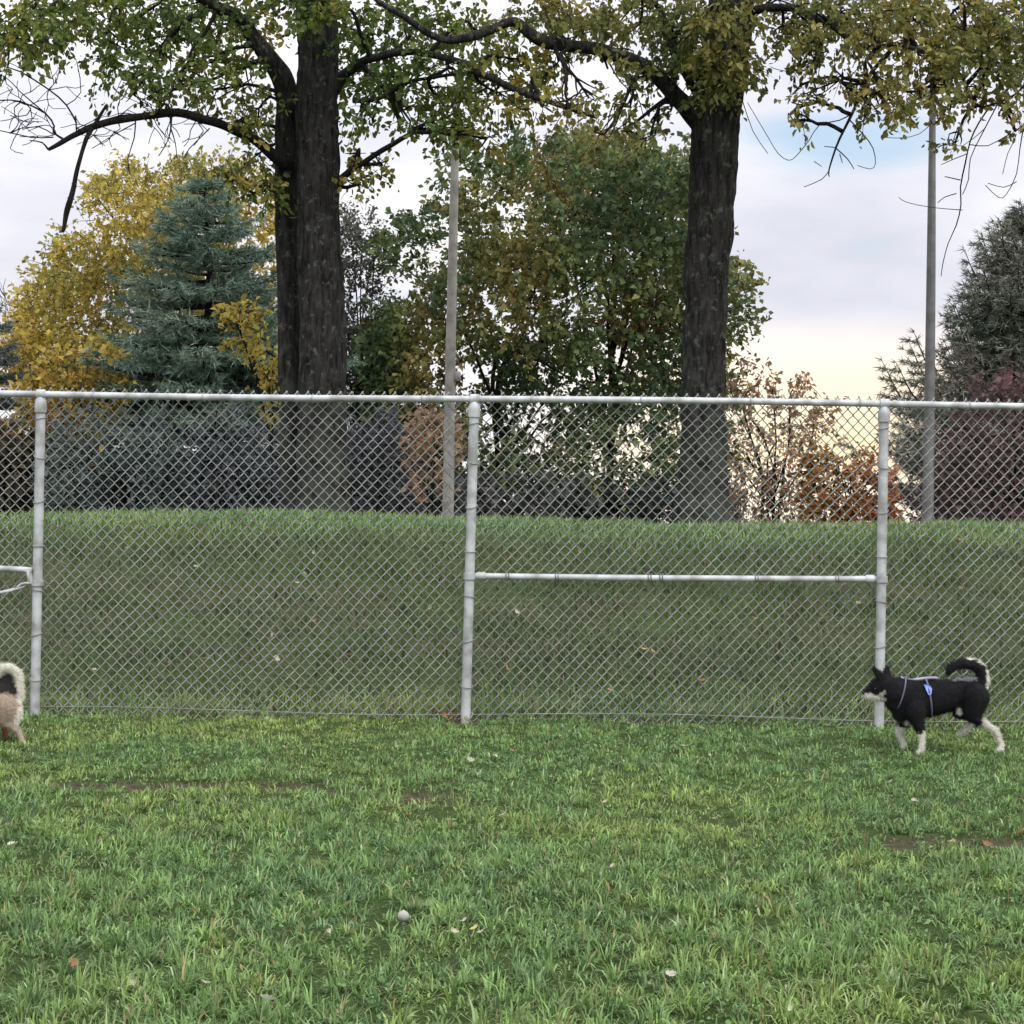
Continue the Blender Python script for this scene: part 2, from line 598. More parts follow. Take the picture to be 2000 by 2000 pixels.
def build_ground():
    xs = np.concatenate([[-700, -300, -120, -60, -30, -18, -12, -9], np.arange(-7, 7.001, 0.09), [9, 12, 18, 30, 60, 120, 300, 700]])
    ys = np.concatenate([[-300, -100, -40, -15, -6, 0, 2.5, 3.5], np.arange(4.2, 20.5, 0.07), [21.5, 23, 25, 28, 32, 38, 46, 60, 80, 120, 200, 350, 600, 900]])
    X, Y = np.meshgrid(xs, ys)
    Z = ground_h(X, Y)
    V = np.stack([X, Y, Z], -1).reshape(-1, 3)
    nx, ny = len(xs), len(ys)
    i = np.arange(ny - 1)[:, None] * nx
    j = np.arange(nx - 1)[None]
    Q = np.stack([i + j, i + j + 1, i + nx + j + 1, i + nx + j], -1).reshape(-1, 4)
    b = bare(X, Y).ravel()
    # bank: thin turf with soil and leaf mould showing
    bank = np.clip((V[:, 1] - 12.0) / 1.0, 0, 1) * np.clip((17.0 - V[:, 1]) / 2.2, 0, 1)
    b = np.maximum(b, bank * np.clip(n2d(V[:, 0], V[:, 1], 0.55, 31) * 1.5 - 0.55, 0, 0.4))
    b = np.maximum(b, np.clip((V[:, 1] - 19.5) / 2, 0, 0.8))
    C = np.stack([b, b, b], 1)
    o = mesh_np('ground', V, [Q], M['turf'], None, C, True)
    tag(o, kind='structure')


build_ground()


def ground_at(px, py):
    """World point on the ground seen at a pixel."""
    v = CM.to_3x3() @ Vector(((px - 1000) / F, (1000 - py) / F, -1.0))
    t = np.arange(4.0, 40.0, 0.01)
    x, z = v.x * t / v.y, CAM_H + v.z * t / v.y
    hit = np.nonzero(z <= ground_h(x, t))[0]
    if len(hit):
        k = hit[0]
        return Vector((x[k], t[k], z[k]))
    return Vector((v.x * 18 / v.y, 18, 0.9))


def blades(name, x, y, hgt, wid, color, lean, label, a=None):
    n = len(x)
    z = ground_h(x, y) - 0.004
    if a is None:
        a = rng.uniform(0, 2 * np.pi, n)
    dirx, diry = np.cos(a), np.sin(a)
    fa = a + np.pi / 2 + rng.normal(0, 0.5, n)           # blade face direction
    sx, sy = np.cos(fa), np.sin(fa)
    t1 = np.sin(lean * 0.55)
    t2 = np.sin(np.minimum(lean * 1.45, 2.2))
    c1 = np.cos(lean * 0.55)
    c2 = np.cos(np.minimum(lean * 1.45, 2.2))
    B = np.stack([x, y, z], 1)
    mid = B + (hgt * 0.5)[:, None] * np.stack([dirx * t1, diry * t1, c1], 1)
    tip = mid + (hgt * 0.5)[:, None] * np.stack([dirx * t2, diry * t2, c2], 1)
    S = np.stack([sx, sy, np.zeros(n)], 1) * (wid * 0.5)[:, None]
    V = np.stack([B - S, B + S, mid + S * 0.85, mid - S * 0.85, tip], 1).reshape(-1, 3)
    k = np.arange(n) * 5
    Q = np.stack([k, k + 1, k + 2, k + 3], 1)
    T = np.stack([k + 3, k + 2, k + 4], 1)
    o = mesh_np(name, V, [Q, T], M['grass'], None, np.repeat(color, 5, 0))
    tag(o, label, 'grass', kind='stuff')
    return o


def grass_color(x, y, n):
    big = n2d(x, y, 0.8, 41)
    med = n2d(x, y, 0.22, 42)
    small = n2d(x, y, 0.06, 43)
    base = np.array([0.15, 0.248, 0.078])
    yellow = np.array([0.22, 0.3, 0.082])
    blue = np.array([0.125, 0.225, 0.092])
    straw = np.array([0.32, 0.26, 0.12])
    C = np.tile(base, (n, 1))
    wy = np.clip((big * 0.5 + med * 0.5 - 0.45) * 2.6, 0, 1)[:, None]
    C = C * (1 - wy) + yellow * wy
    wb = np.clip((0.46 - big * 0.4 - small * 0.6) * 3.5, 0, 1)[:, None]
    C = C * (1 - wb) + blue * wb
    C = C * rng.uniform(0.62, 1.45, (n, 1)) * np.array([1, 1, 1]) * (0.8 + 0.4 * small[:, None])
    pale = rng.random(n) < 0.07
    C[pale] = C[pale] * 0.4 + np.array([0.42, 0.5, 0.3]) * 0.6
    return C, straw


def build_lawn():
    # mown lawn on the near side of the fence: tufts of arching blades with thinner grass between
    nt = 16500
    ty = 4.5 + (11.3 - 4.5) * rng.random(nt) ** 0.9
    tx = rng.uniform(-1, 1, nt) * (0.262 * ty + 0.75)
    no = 8500                                  # the lawn goes on to both sides and a little nearer
    oy = rng.uniform(2.6, 11.3, no)
    ox = rng.choice([-1, 1], no) * (np.where(oy > 4.5, 0.262 * oy + 0.75, 0) + rng.random(no) * np.where(oy > 4.5, 3.6, 5.2))
    tx, ty = np.concatenate([tx, ox]), np.concatenate([ty, oy])
    nt = nt + no
    tt = n2d(tx, ty, 0.13, 51) * 0.5 + n2d(tx, ty, 0.35, 52) * 0.5
    tb = bare(tx, ty)
    keep = (rng.random(nt) < 0.5 + 1.0 * np.clip(tt - 0.3, 0, 1)) & (rng.random(nt) > tb * 1.1)
    tx, ty, tt = tx[keep], ty[keep], tt[keep]
    nt = len(tx)
    per = 15
    n = nt * per
    ta = rng.uniform(0, 2 * np.pi, (nt, per))
    tr = 0.026 * np.sqrt(rng.random((nt, per))) * rng.uniform(0.6, 1.5, (nt, 1))
    x = (tx[:, None] + tr * np.cos(ta)).ravel()
    y = (ty[:, None] + tr * np.sin(ta)).ravel()
    a1 = (ta + rng.normal(0, 0.7, ta.shape)).ravel()
    th = (0.032 + 0.04 * tt) * rng.uniform(0.5, 1.5, nt) * np.clip(1.15 - 0.09 * (ty - 5), 0.55, 1.2)
    h = (th[:, None] * rng.uniform(0.55, 1.25, (nt, per))).ravel()
    w = rng.uniform(0.0036, 0.0084, n)
    lean = np.abs(rng.normal(0.9, 0.45, n))
    C1, straw = grass_color(np.repeat(tx, per), np.repeat(ty, per), n)
    C1 = C1 * np.repeat(rng.uniform(0.7, 1.36, nt), per)[:, None]
    dry = rng.random(n) < 0.045
    C1[dry] = straw * rng.uniform(0.6, 1.2, (dry.sum(), 1))
    m = 52000
    y2 = 2.6 + (11.3 - 2.6) * rng.random(m) ** 0.8
    x2 = rng.uniform(-1, 1, m) * (0.262 * y2 + 2.4)
    b2 = bare(x2, y2)
    keep = rng.random(m) > b2 * 0.95
    x2, y2, b2 = x2[keep], y2[keep], b2[keep]
    m = len(x2)
    C2, straw = grass_color(x2, y2, m)
    dry = rng.random(m) < 0.05 + 0.6 * b2 + 0.3 * np.clip(n2d(x2 * 0.5, y2, 0.35, 55) - 0.62, 0, 1)
    C2[dry] = straw * rng.uniform(0.5, 1.1, (dry.sum(), 1))
    blades('grass_lawn', np.concatenate([x, x2]), np.concatenate([y, y2]), np.concatenate([h, rng.uniform(0.016, 0.04, m)]), np.concatenate([w, rng.uniform(0.003, 0.006, m)]),
           np.concatenate([C1, C2]), np.concatenate([lean, np.abs(rng.normal(0.9, 0.4, m))]), 'short green lawn grass in front of the chain link fence', np.concatenate([a1, rng.uniform(0, 6.283, m)]))
    # low clover and plantain leaves
    m = 900
    cy = 4.6 + 6.4 * rng.random(m) ** 0.9
    cx = rng.uniform(-1, 1, m) * (0.262 * cy + 0.7)
    ok = n2d(cx, cy, 0.5, 81) > 0.56
    cx, cy = cx[ok], cy[ok]
    k = 9
    px_ = (cx[:, None] + rng.normal(0, 0.045, (len(cx), k))).ravel()
    py_ = (cy[:, None] + rng.normal(0, 0.045, (len(cx), k))).ravel()
    P = np.stack([px_, py_, ground_h(px_, py_) + rng.uniform(0.015, 0.04, len(px_))], 1)
    Dn = unit(np.stack([rng.normal(size=len(P)), rng.normal(size=len(P)), rng.uniform(0.0, 0.5, len(P))], 1))
    Ln = rng.uniform(0.009, 0.021, len(P))
    V, Q, CC = leaves_arrays(P, Dn, Ln, Ln * rng.uniform(0.5, 0.95, len(P)), np.array([0.13, 0.24, 0.085]) * rng.uniform(0.7, 1.4, (len(P), 1)))
    tag(mesh_np('clover_patch', V, [Q], M['grass'], None, CC), 'low clover and broad-leaved weeds scattered through the lawn', 'clover', kind='stuff')
    # long blades along the fence foot and on the bank
    n = 125000
    y = rng.uniform(11.3, 18.6, n)
    hw = 0.262 * y + 3.4
    x = rng.uniform(-1, 1, n) * hw
    tuft = n2d(x, y, 0.16, 61) * 0.55 + n2d(x, y, 0.5, 62) * 0.45
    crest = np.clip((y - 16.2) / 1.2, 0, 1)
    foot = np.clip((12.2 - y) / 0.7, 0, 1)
    soil = np.clip(n2d(x, y, 0.55, 31) * 1.5 - 0.45, 0, 0.75) * (1 - crest) * (1 - foot)
    keep = (rng.random(n) < 0.35 + 1.0 * np.clip(tuft - 0.25, 0, 1) + 0.3 * crest) & (rng.random(n) > soil * 0.45)
    x, y, tuft, crest = x[keep], y[keep], tuft[keep], crest[keep]
    n = len(x)
    h = 0.04 + 0.075 * tuft * rng.uniform(0.5, 1.3, n)
    w = rng.uniform(0.006, 0.0115, n)
    lean = np.abs(rng.normal(0.7, 0.4, n))
    C, straw = grass_color(x, y, n)
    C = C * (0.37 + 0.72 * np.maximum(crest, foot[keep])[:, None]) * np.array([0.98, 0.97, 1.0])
    dry = rng.random(n) < 0.2 * (1 - crest) + 0.02
    C[dry] = np.array([0.12, 0.09, 0.06]) * rng.uniform(0.4, 1.2, (dry.sum(), 1))
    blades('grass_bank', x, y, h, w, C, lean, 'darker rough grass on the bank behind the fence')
    # taller tufts hugging the fence line
    n = 14000
    x = rng.uniform(-6, 6, n)
    y = 11.12 + np.abs(rng.normal(0, 0.16, n))
    keep = rng.random(n) < np.clip(n2d(x, y, 0.25, 71) * 1.6 - 0.35, 0, 1)
    x, y = x[keep], y[keep]
    n = len(x)
    C, straw = grass_color(x, y, n)
    dry = rng.random(n) < 0.2
    C[dry] = straw * rng.uniform(0.4, 1.0, (dry.sum(), 1))
    blades('grass_fringe', x, y, rng.uniform(0.06, 0.13, n), rng.uniform(0.004, 0.007, n), C, np.abs(rng.normal(0.5, 0.35, n)), 'taller uncut grass along the foot of the fence')



# ------------------------------------------------------------------ chain link fence
FY = 11.0


def build_fence():
    root = empty('chain_link_fence', (0, FY, 0), 'silver chain link fence with round posts crossing the whole lawn', 'fence')
    top_l, top_r = at(-1300, 750, FY), at(3300, 810, FY)
    # rail line fitted to the picture
    ta, tb = at(0, 769, FY), at(2000, 792, FY)
    sl = (tb.z - ta.z) / (tb.x - ta.x)

    def rail_z(x):
        return ta.z + sl * (x - ta.x) + 0.012 * math.sin(x * 1.3 + 0.4) * 0.5

    posts_px = [(-770, 760, -780, 1395), (80, 775, 68, 1405), (927, 775, 909, 1420), (1727, 790, 1717, 1418), (2560, 800, 2552, 1425)]
    posts = []
    for (tx, ty, bx, by) in posts_px:
        t, b = at(tx, ty, FY), at(bx, by, FY)
        top = Vector((t.x, FY, rail_z(t.x)))
        d = (top - Vector((b.x, FY, 0)))
        gz = float(ground_h(np.array([b.x]), np.array([FY]))[0])
        bot = Vector((b.x, FY, 0)) - d * (0.12 / d.z) + Vector((0, 0, gz))
        posts.append((bot, top))
    # posts
    for bot, top in posts:
        mb = MB()
        ax = (top - bot).normalized()
        mb.tube([bot, bot + ax * 0.5, top - ax * 0.075], 0.027, 20)
        p = mb.build('post', M['post'], root)
        mb = MB()        # loop cap that carries the rail
        mb.tube([top - ax * 0.10, top - ax * 0.06, top - ax * 0.045, top - ax * 0.02, top - ax * 0.005], [0.034, 0.034, 0.033, 0.025, 0.018], 18)
        mb.tube([top + Vector((-0.024, 0, 0)), top + Vector((0.024, 0, 0))], 0.0275, 18)
        mb.build('post_cap', M['post'], root)
    # top rail with couplings
    xs = np.arange(posts[0][1].x - 0.6, posts[-1][1].x + 0.6, 0.2)
    mb = MB()
    mb.tube([(x, FY, rail_z(x)) for x in xs], 0.0185, 16)
    mb.build('top_rail', M['post'], root)
    # brace rails
    def brace(bot_top_a, bot_top_b, za, zb, name, droop=0.0):
        (b0, t0), (b1, t1) = bot_top_a, bot_top_b
        pa = b0.lerp(t0, (za - b0.z) / (t0.z - b0.z))
        pb = b1.lerp(t1, (zb - b1.z) / (t1.z - b1.z))
        mb = MB()
        d = (pb - pa).normalized()
        q = [pa + d * 0.055]
        for k in range(1, 12):
            u = pa.lerp(pb, k / 12)
            q.append(u + Vector((0, 0, -droop * math.sin(math.pi * k / 12))))
        q.append(pb - d * 0.055)
        mb.tube(q, 0.0175, 14)
        o = mb.build(name, M['post'], root)
        for p_, s_ in ((pa, 1), (pb, -1)):
            mb = MB()
            mb.tube([p_ + d * s_ * 0.028, p_ + d * s_ * 0.045, p_ + d * s_ * 0.085, p_ + d * s_ * 0.09], [0.012, 0.0235, 0.0235, 0.019], 14)
            mb.tube([p_ + Vector((0, 0, -0.018)), p_ + Vector((0, 0, 0.018))], 0.0345, 18)
            mb.build('rail_end', M['post'], root)
        return pa, pb, d
    zz = lambda px, py: at(px, py, FY).z
    pa, pb, d = brace(posts[2], posts[3], zz(918, 1125), zz(1722, 1131), 'brace_rail', 0.004)
    for u in (0.095, 0.215, 0.44, 0.468, 0.70, 0.895):      # dark ties wrapped around the brace rail
        c = pa.lerp(pb, u)
        mb = MB()
        a = np.linspace(0, 4 * np.pi, 26)
        mb.tube(np.stack([c.x + (a / (4 * np.pi) - 0.5) * 0.03 + 0.008 * np.cos(a), c.y + 0.021 * np.cos(a), c.z + 0.021 * np.sin(a)], 1), 0.0028, 6)
        mb.build('tie_wire', M['tie'], root)
    # left bay: brace rail meets the post through a cranked end; truss rod below
    b1, t1 = posts[1]
    zl = zz(40, 1112)
    pl = b1.lerp(t1, (zl - b1.z) / (t1.z - b1.z))
    b0, t0 = posts[0]
    pr = b0.lerp(t0, (zl - b0.z) / (t0.z - b0.z))
    mb = MB()
    mb.tube(catmull([(pr.x + 0.06, FY, zl - 0.03), (pl.x - 0.6, FY - 0.012, zl + 0.003), (pl.x - 0.075, FY - 0.015, zl), (pl.x - 0.045, FY - 0.015, zl - 0.012), (pl.x - 0.036, FY - 0.012, zl - 0.07), (pl.x - 0.02, FY - 0.005, zl - 0.075)], 0.02), 0.0165, 12)
    mb.build('brace_rail', M['post'], root)
    mb = MB()
    mb.tube(catmull([(pl.x - 0.03, FY - 0.02, zl - 0.075), (pl.x - 0.085, FY - 0.02, zl - 0.08), (pl.x - 0.13, FY - 0.02, zl - 0.115), (pl.x - 0.25, FY - 0.02, zl - 0.14), (pr.x + 0.06, FY - 0.02, 0.12)], 0.05), 0.0075, 8)
    mb.build('truss_rod', M['post'], root)
    mb = MB()
    mb.tube([(pl.x, FY, zl - 0.09), (pl.x, FY, zl - 0.06)], 0.035, 18)
    mb.build('brace_band', M['post'], root)
    # chain link fabric, one continuous mesh per bay, hung on the far side of the posts
    col_w, half = 0.0302, 0.0325
    fy = FY + 0.043
    edges = [posts[0][1].x - 0.5] + [0.5 * (p[0].x + p[1].x) for p in posts] + [posts[-1][1].x + 0.5]
    i0, i1 = int(edges[0] / col_w), int(edges[-1] / col_w)
    bay = {}
    for i in range(i0, i1):
        xc = (i + 0.5) * col_w
        k = int(np.searchsorted(edges, xc)) - 1
        bay.setdefault(k, []).append(i)
    for k, idx in sorted(bay.items()):
        mb = MB()
        for i in idx:
            zt = rail_z((i + 0.5) * col_w) + 0.034
            m = 57
            z0 = zt - m * half
            pts = []
            for q in range(m + 1):
                right = (q + i) % 2 == 0
                x = (i + (1 if right else 0)) * col_w
                z = z0 + q * half
                s = 1 if right else -1
                e = 0.0035
                wob = 0.009 * math.sin(i * 0.11 + q * 0.07) + 0.006 * math.sin(i * 0.31 - q * 0.17)
                x += 0.004 * math.sin(q * 0.23 + i * 0.045) + 0.0025 * math.sin(q * 0.6 - i * 0.13)
                z += 0.004 * math.sin(i * 0.085 + q * 0.11) * min(1, (m - q) / 6)
                pts += [(x - s * e * 0.5 + wob * 0.25, fy - s * 0.0035 + wob, z - e), (x + s * e * 0.9 + wob * 0.25, fy + wob, z), (x - s * e * 0.5 + wob * 0.25, fy + s * 0.0035 + wob, z + e)]
            # knuckled top end
            x_, y_, z_ = pts[-2]
            s = -1 if (m + i) % 2 == 0 else 1
            pts[-1] = (x_ + s * 0.002, y_ + 0.004, z_ + 0.006)
            pts.append((x_ + s * 0.008, y_ + 0.006, z_ + 0.002))
            mb.tube(pts, 0.0035, 3, caps=False)
        o = mb.build('wire_mesh', M['wire'], root)
        o['kind'] = 'stuff'
    # bottom tension wire
    mb = MB()
    xs = np.arange(edges[0], edges[-1], 0.3)
    mb.tube([(x, fy - 0.012, 0.035 + 0.012 * math.sin(x * 2.1)) for x in xs], 0.0022, 6)
    mb.build('bottom_wire', M['wire'], root)
    # tie wires on posts and top rail
    tie_me = None
    a = np.linspace(0, 2 * np.pi, 16, endpoint=False)
    mbt = MB()
    mbt.tube(np.stack([0.034 * np.cos(a), 0.01 + 0.044 * np.sin(a), 0.004 * np.sin(a)], 1), 0.0026, 6, closed=True)
    proto = mbt.build('tie_wire', M['wire'], None)
    proto.parent = root
    tie_me = proto.data
    first = True
    for bot, top in posts:
        for u in (0.17, 0.3, 0.43, 0.56, 0.69, 0.82, 0.93):
            p = bot.lerp(top, u)
            o = proto if first else bpy.data.objects.new('tie_wire', tie_me)
            if not first:
                link(o, root)
            first = False
            o.location = p - root.location
            o.rotation_euler = (0.2 * math.sin(u * 40), 0.25 * math.cos(u * 31), 0)
    for x in np.arange(edges[1] + 0.3, edges[-2], 0.61):
        o = bpy.data.objects.new('tie_wire', tie_me)
        link(o, root)
        o.location = Vector((x, FY, rail_z(x))) - root.location
        o.rotation_euler = (0, R(90), 0)
        o.scale = (0.72, 0.9, 1)
    return posts


posts = build_fence()

# ------------------------------------------------------------------ tree tools
def leaves_arrays(C, D, L, W, colr, fold=0.25, simple=False):
    """Folded six-point leaves: base C, direction D."""
    n = len(C)
    rnd = unit(rng.normal(size=(n, 3)) + np.array([0, -0.25, 0.6]))
    S = unit(np.cross(D, rnd))
    Nn = np.cross(S, D)
    L = L[:, None]
    W = W[:, None]
    f = fold * W
    if simple:
        V = np.stack([C, C + D * L * 0.45 + S * W * 0.52 + Nn * f, C + D * L - 0.12 * L * Nn, C + D * L * 0.55 - S * W * 0.52 + Nn * f], 1).reshape(-1, 3)
        k = np.arange(n) * 4
        return V, np.stack([k, k + 1, k + 2, k + 3], 1), np.repeat(colr, 4, 0)
    V = np.stack([C,
                  C + D * L * 0.3 + S * W * 0.42 + Nn * f,
                  C + D * L * 0.68 + S * W * 0.5 + Nn * f - 0.04 * L * Nn,
                  C + D * L - 0.12 * L * Nn,
                  C + D * L * 0.68 - S * W * 0.5 + Nn * f - 0.04 * L * Nn,
                  C + D * L * 0.3 - S * W * 0.42 + Nn * f], 1).reshape(-1, 3)
    k = np.arange(n) * 6
    Q = np.concatenate([np.stack([k, k + 1, k + 2, k + 3], 1), np.stack([k, k + 3, k + 4, k + 5], 1)])
    return V, Q, np.repeat(colr, 6, 0)


def sprays(P, D, nl, tw_len, leaf_len, color_fn, parent, twig_mat, name='crown', aspect=0.62, droop=0.35, twigs=True, spread=1.0, simple=False):
    """Twigs at P pointing along D, each carrying nl leaves. One crown mesh, one twig mesh."""
    n = len(P)
    if n == 0:
        return
    t = rng.random((n, nl)) ** 0.8
    TL = tw_len * rng.uniform(0.6, 1.3, (n, 1))
    bend = np.array([0, 0, -1.0])
    base = P[:, None] + D[:, None] * (t * TL)[..., None] + bend * (t * t * TL * 0.25)[..., None]
    base = base + rng.normal(0, 0.03 * spread + 0.04 * leaf_len, (n, nl, 3))
    ld = unit(D[:, None] * 0.6 + rng.normal(0, 0.65, (n, nl, 3)) + np.array([0, 0, -droop]))
    C = base.reshape(-1, 3)
    LD = ld.reshape(-1, 3)
    m = len(C)
    L = leaf_len * rng.uniform(0.5, 1.45, m)
    colr = color_fn(C)
    colr = colr * rng.uniform(0.65, 1.35, (m, 1)) * np.repeat(rng.uniform(0.8, 1.2, (n, 1)), nl, 0)
    V, Q, CC = leaves_arrays(C, LD, L, L * aspect * rng.uniform(0.75, 1.2, m), colr, simple=simple)
    o = mesh_np(name, V, [Q], M['leaf'], parent, CC)
    o['kind'] = 'stuff'
    if twigs:
        r = 0.004 + 0.006 * tw_len
        S = unit(np.cross(D, rng.normal(size=(n, 3))))
        S2 = np.cross(D, S)
        E = P + D * TL + bend * TL * 0.25
        Mi = P + D * TL * 0.5 + bend * TL * 0.06
        V = np.stack([P + S * r, P - S * r * 0.5 + S2 * r * 0.87, P - S * r * 0.5 - S2 * r * 0.87,
                      Mi + S * r * 0.7, Mi - S * r * 0.35 + S2 * r * 0.6, Mi - S * r * 0.35 - S2 * r * 0.6, E], 1).reshape(-1, 3)
        k = np.arange(n) * 7
        Q = np.concatenate([np.stack([k + a, k + b, k + 3 + b, k + 3 + a], 1) for a, b in ((0, 1), (1, 2), (2, 0))])
        T = np.concatenate([np.stack([k + 3 + a, k + 3 + b, k + 6], 1) for a, b in ((0, 1), (1, 2), (2, 0))])
        o2 = mesh_np('twigs', V, [Q, T], twig_mat, parent)
        o2['kind'] = 'stuff'
    return o


def palette(cols, weights=None, noise_scale=1.2, seed=0):
    cols = np.asarray(cols, float)

    def fn(C):
        v = vnoise(C, noise_scale, seed) * 0.75 + rng.random(len(C)) * 0.25
        v = np.clip((v - 0.2) / 0.6, 0, 0.999) * (len(cols) - 1)
        i = v.astype(int)
        f = (v - i)[:, None]
        return cols[i] * (1 - f) + cols[np.minimum(i + 1, len(cols) - 1)] * f
    return fn


def limb_obj(name, pts, Y, root, mat, n=12, ridge=0.0, step=0.08, seed=0, crooked=1.0):
    P, r = px_path(pts, Y, step, crooked)
    mb = MB()
    mb.tube(P, r, n, ridge=ridge, seed=seed)
    if name != 'shaft' and 'hanging' not in name and 'dead' not in name:
        LIMBS.setdefault(root.name, []).append(P)
    return mb.build(name, mat, root), P


def twig_run(mb, pts, Y, step=0.12, n=5):
    P, r = px_path(pts, Y, step)
    mb.tube(P, r, n, caps=False)


LIMBS = {}


def branches_to(blobs, Y, root):
    """A forked branch from the nearest limb into each clump of leaves."""
    pts = np.concatenate(LIMBS[root.name])
    for b in blobs:
        dY = b[5] if len(b) > 5 else 0.0
        c = np.array(at(b[0], b[1], Y + dY))
        d = np.linalg.norm(pts - c, axis=1) + 0.35 * np.maximum(pts[:, 2] - c[2], 0)
        st = pts[d.argmin()]
        if np.linalg.norm(st - c) > 4.5:
            continue
        mb = MB()
        mid = (st + c) / 2 + rng.normal(0, 0.09, 3) + np.array([0, 0, 0.1])
        q = catmull([st, mid, c], 0.1)
        q = q + (np.stack([vnoise(q + 5 * k, 0.2, 80 + k) for k in range(3)], 1) - 0.5) * 0.07
        mb.tube(q, np.linspace(0.026, 0.011, len(q)), 6, caps=False)
        for _ in range(5):
            e = np.array(at(b[0] + rng.uniform(-.8, .8) * b[2], b[1] + rng.uniform(-.7, .8) * b[3], Y + dY + rng.normal(0, .3)))
            s0 = q[rng.integers(len(q) // 2, len(q))]
            m2 = (s0 + e) / 2 + rng.normal(0, 0.06, 3)
            q2 = catmull([s0, m2, e], 0.1)
            mb.tube(q2, np.linspace(0.011, 0.004, len(q2)), 4, caps=False)
        mb.build('branch', M['dark_bark'], root)


def blob_points(blobs, Y, dens=0.6):
    """blobs: (px, py, rx, ry, n, dY, thick): spray anchors filling ellipsoids."""
    P, D = [], []
    for b in blobs:
        px, py, rx, ry, n = b[:5]
        dY = b[5] if len(b) > 5 else 0.0
        th = b[6] if len(b) > 6 else 1.2
        n = max(3, int(n * dens))
        rx, ry = rx * 0.82, ry * 0.76
        u = unit(rng.normal(size=(n, 3))) * rng.random((n, 1)) ** 0.42
        W = at_np(px + u[:, 0] * rx, py + u[:, 2] * -ry, Y + dY + u[:, 1] * th)
        P.append(W)
        D.append(unit(u * np.array([1, 1, 0.6]) + rng.normal(0, 0.5, (n, 3)) + np.array([0, 0, -0.15])))
    return np.concatenate(P), np.concatenate(D)


build_lawn()


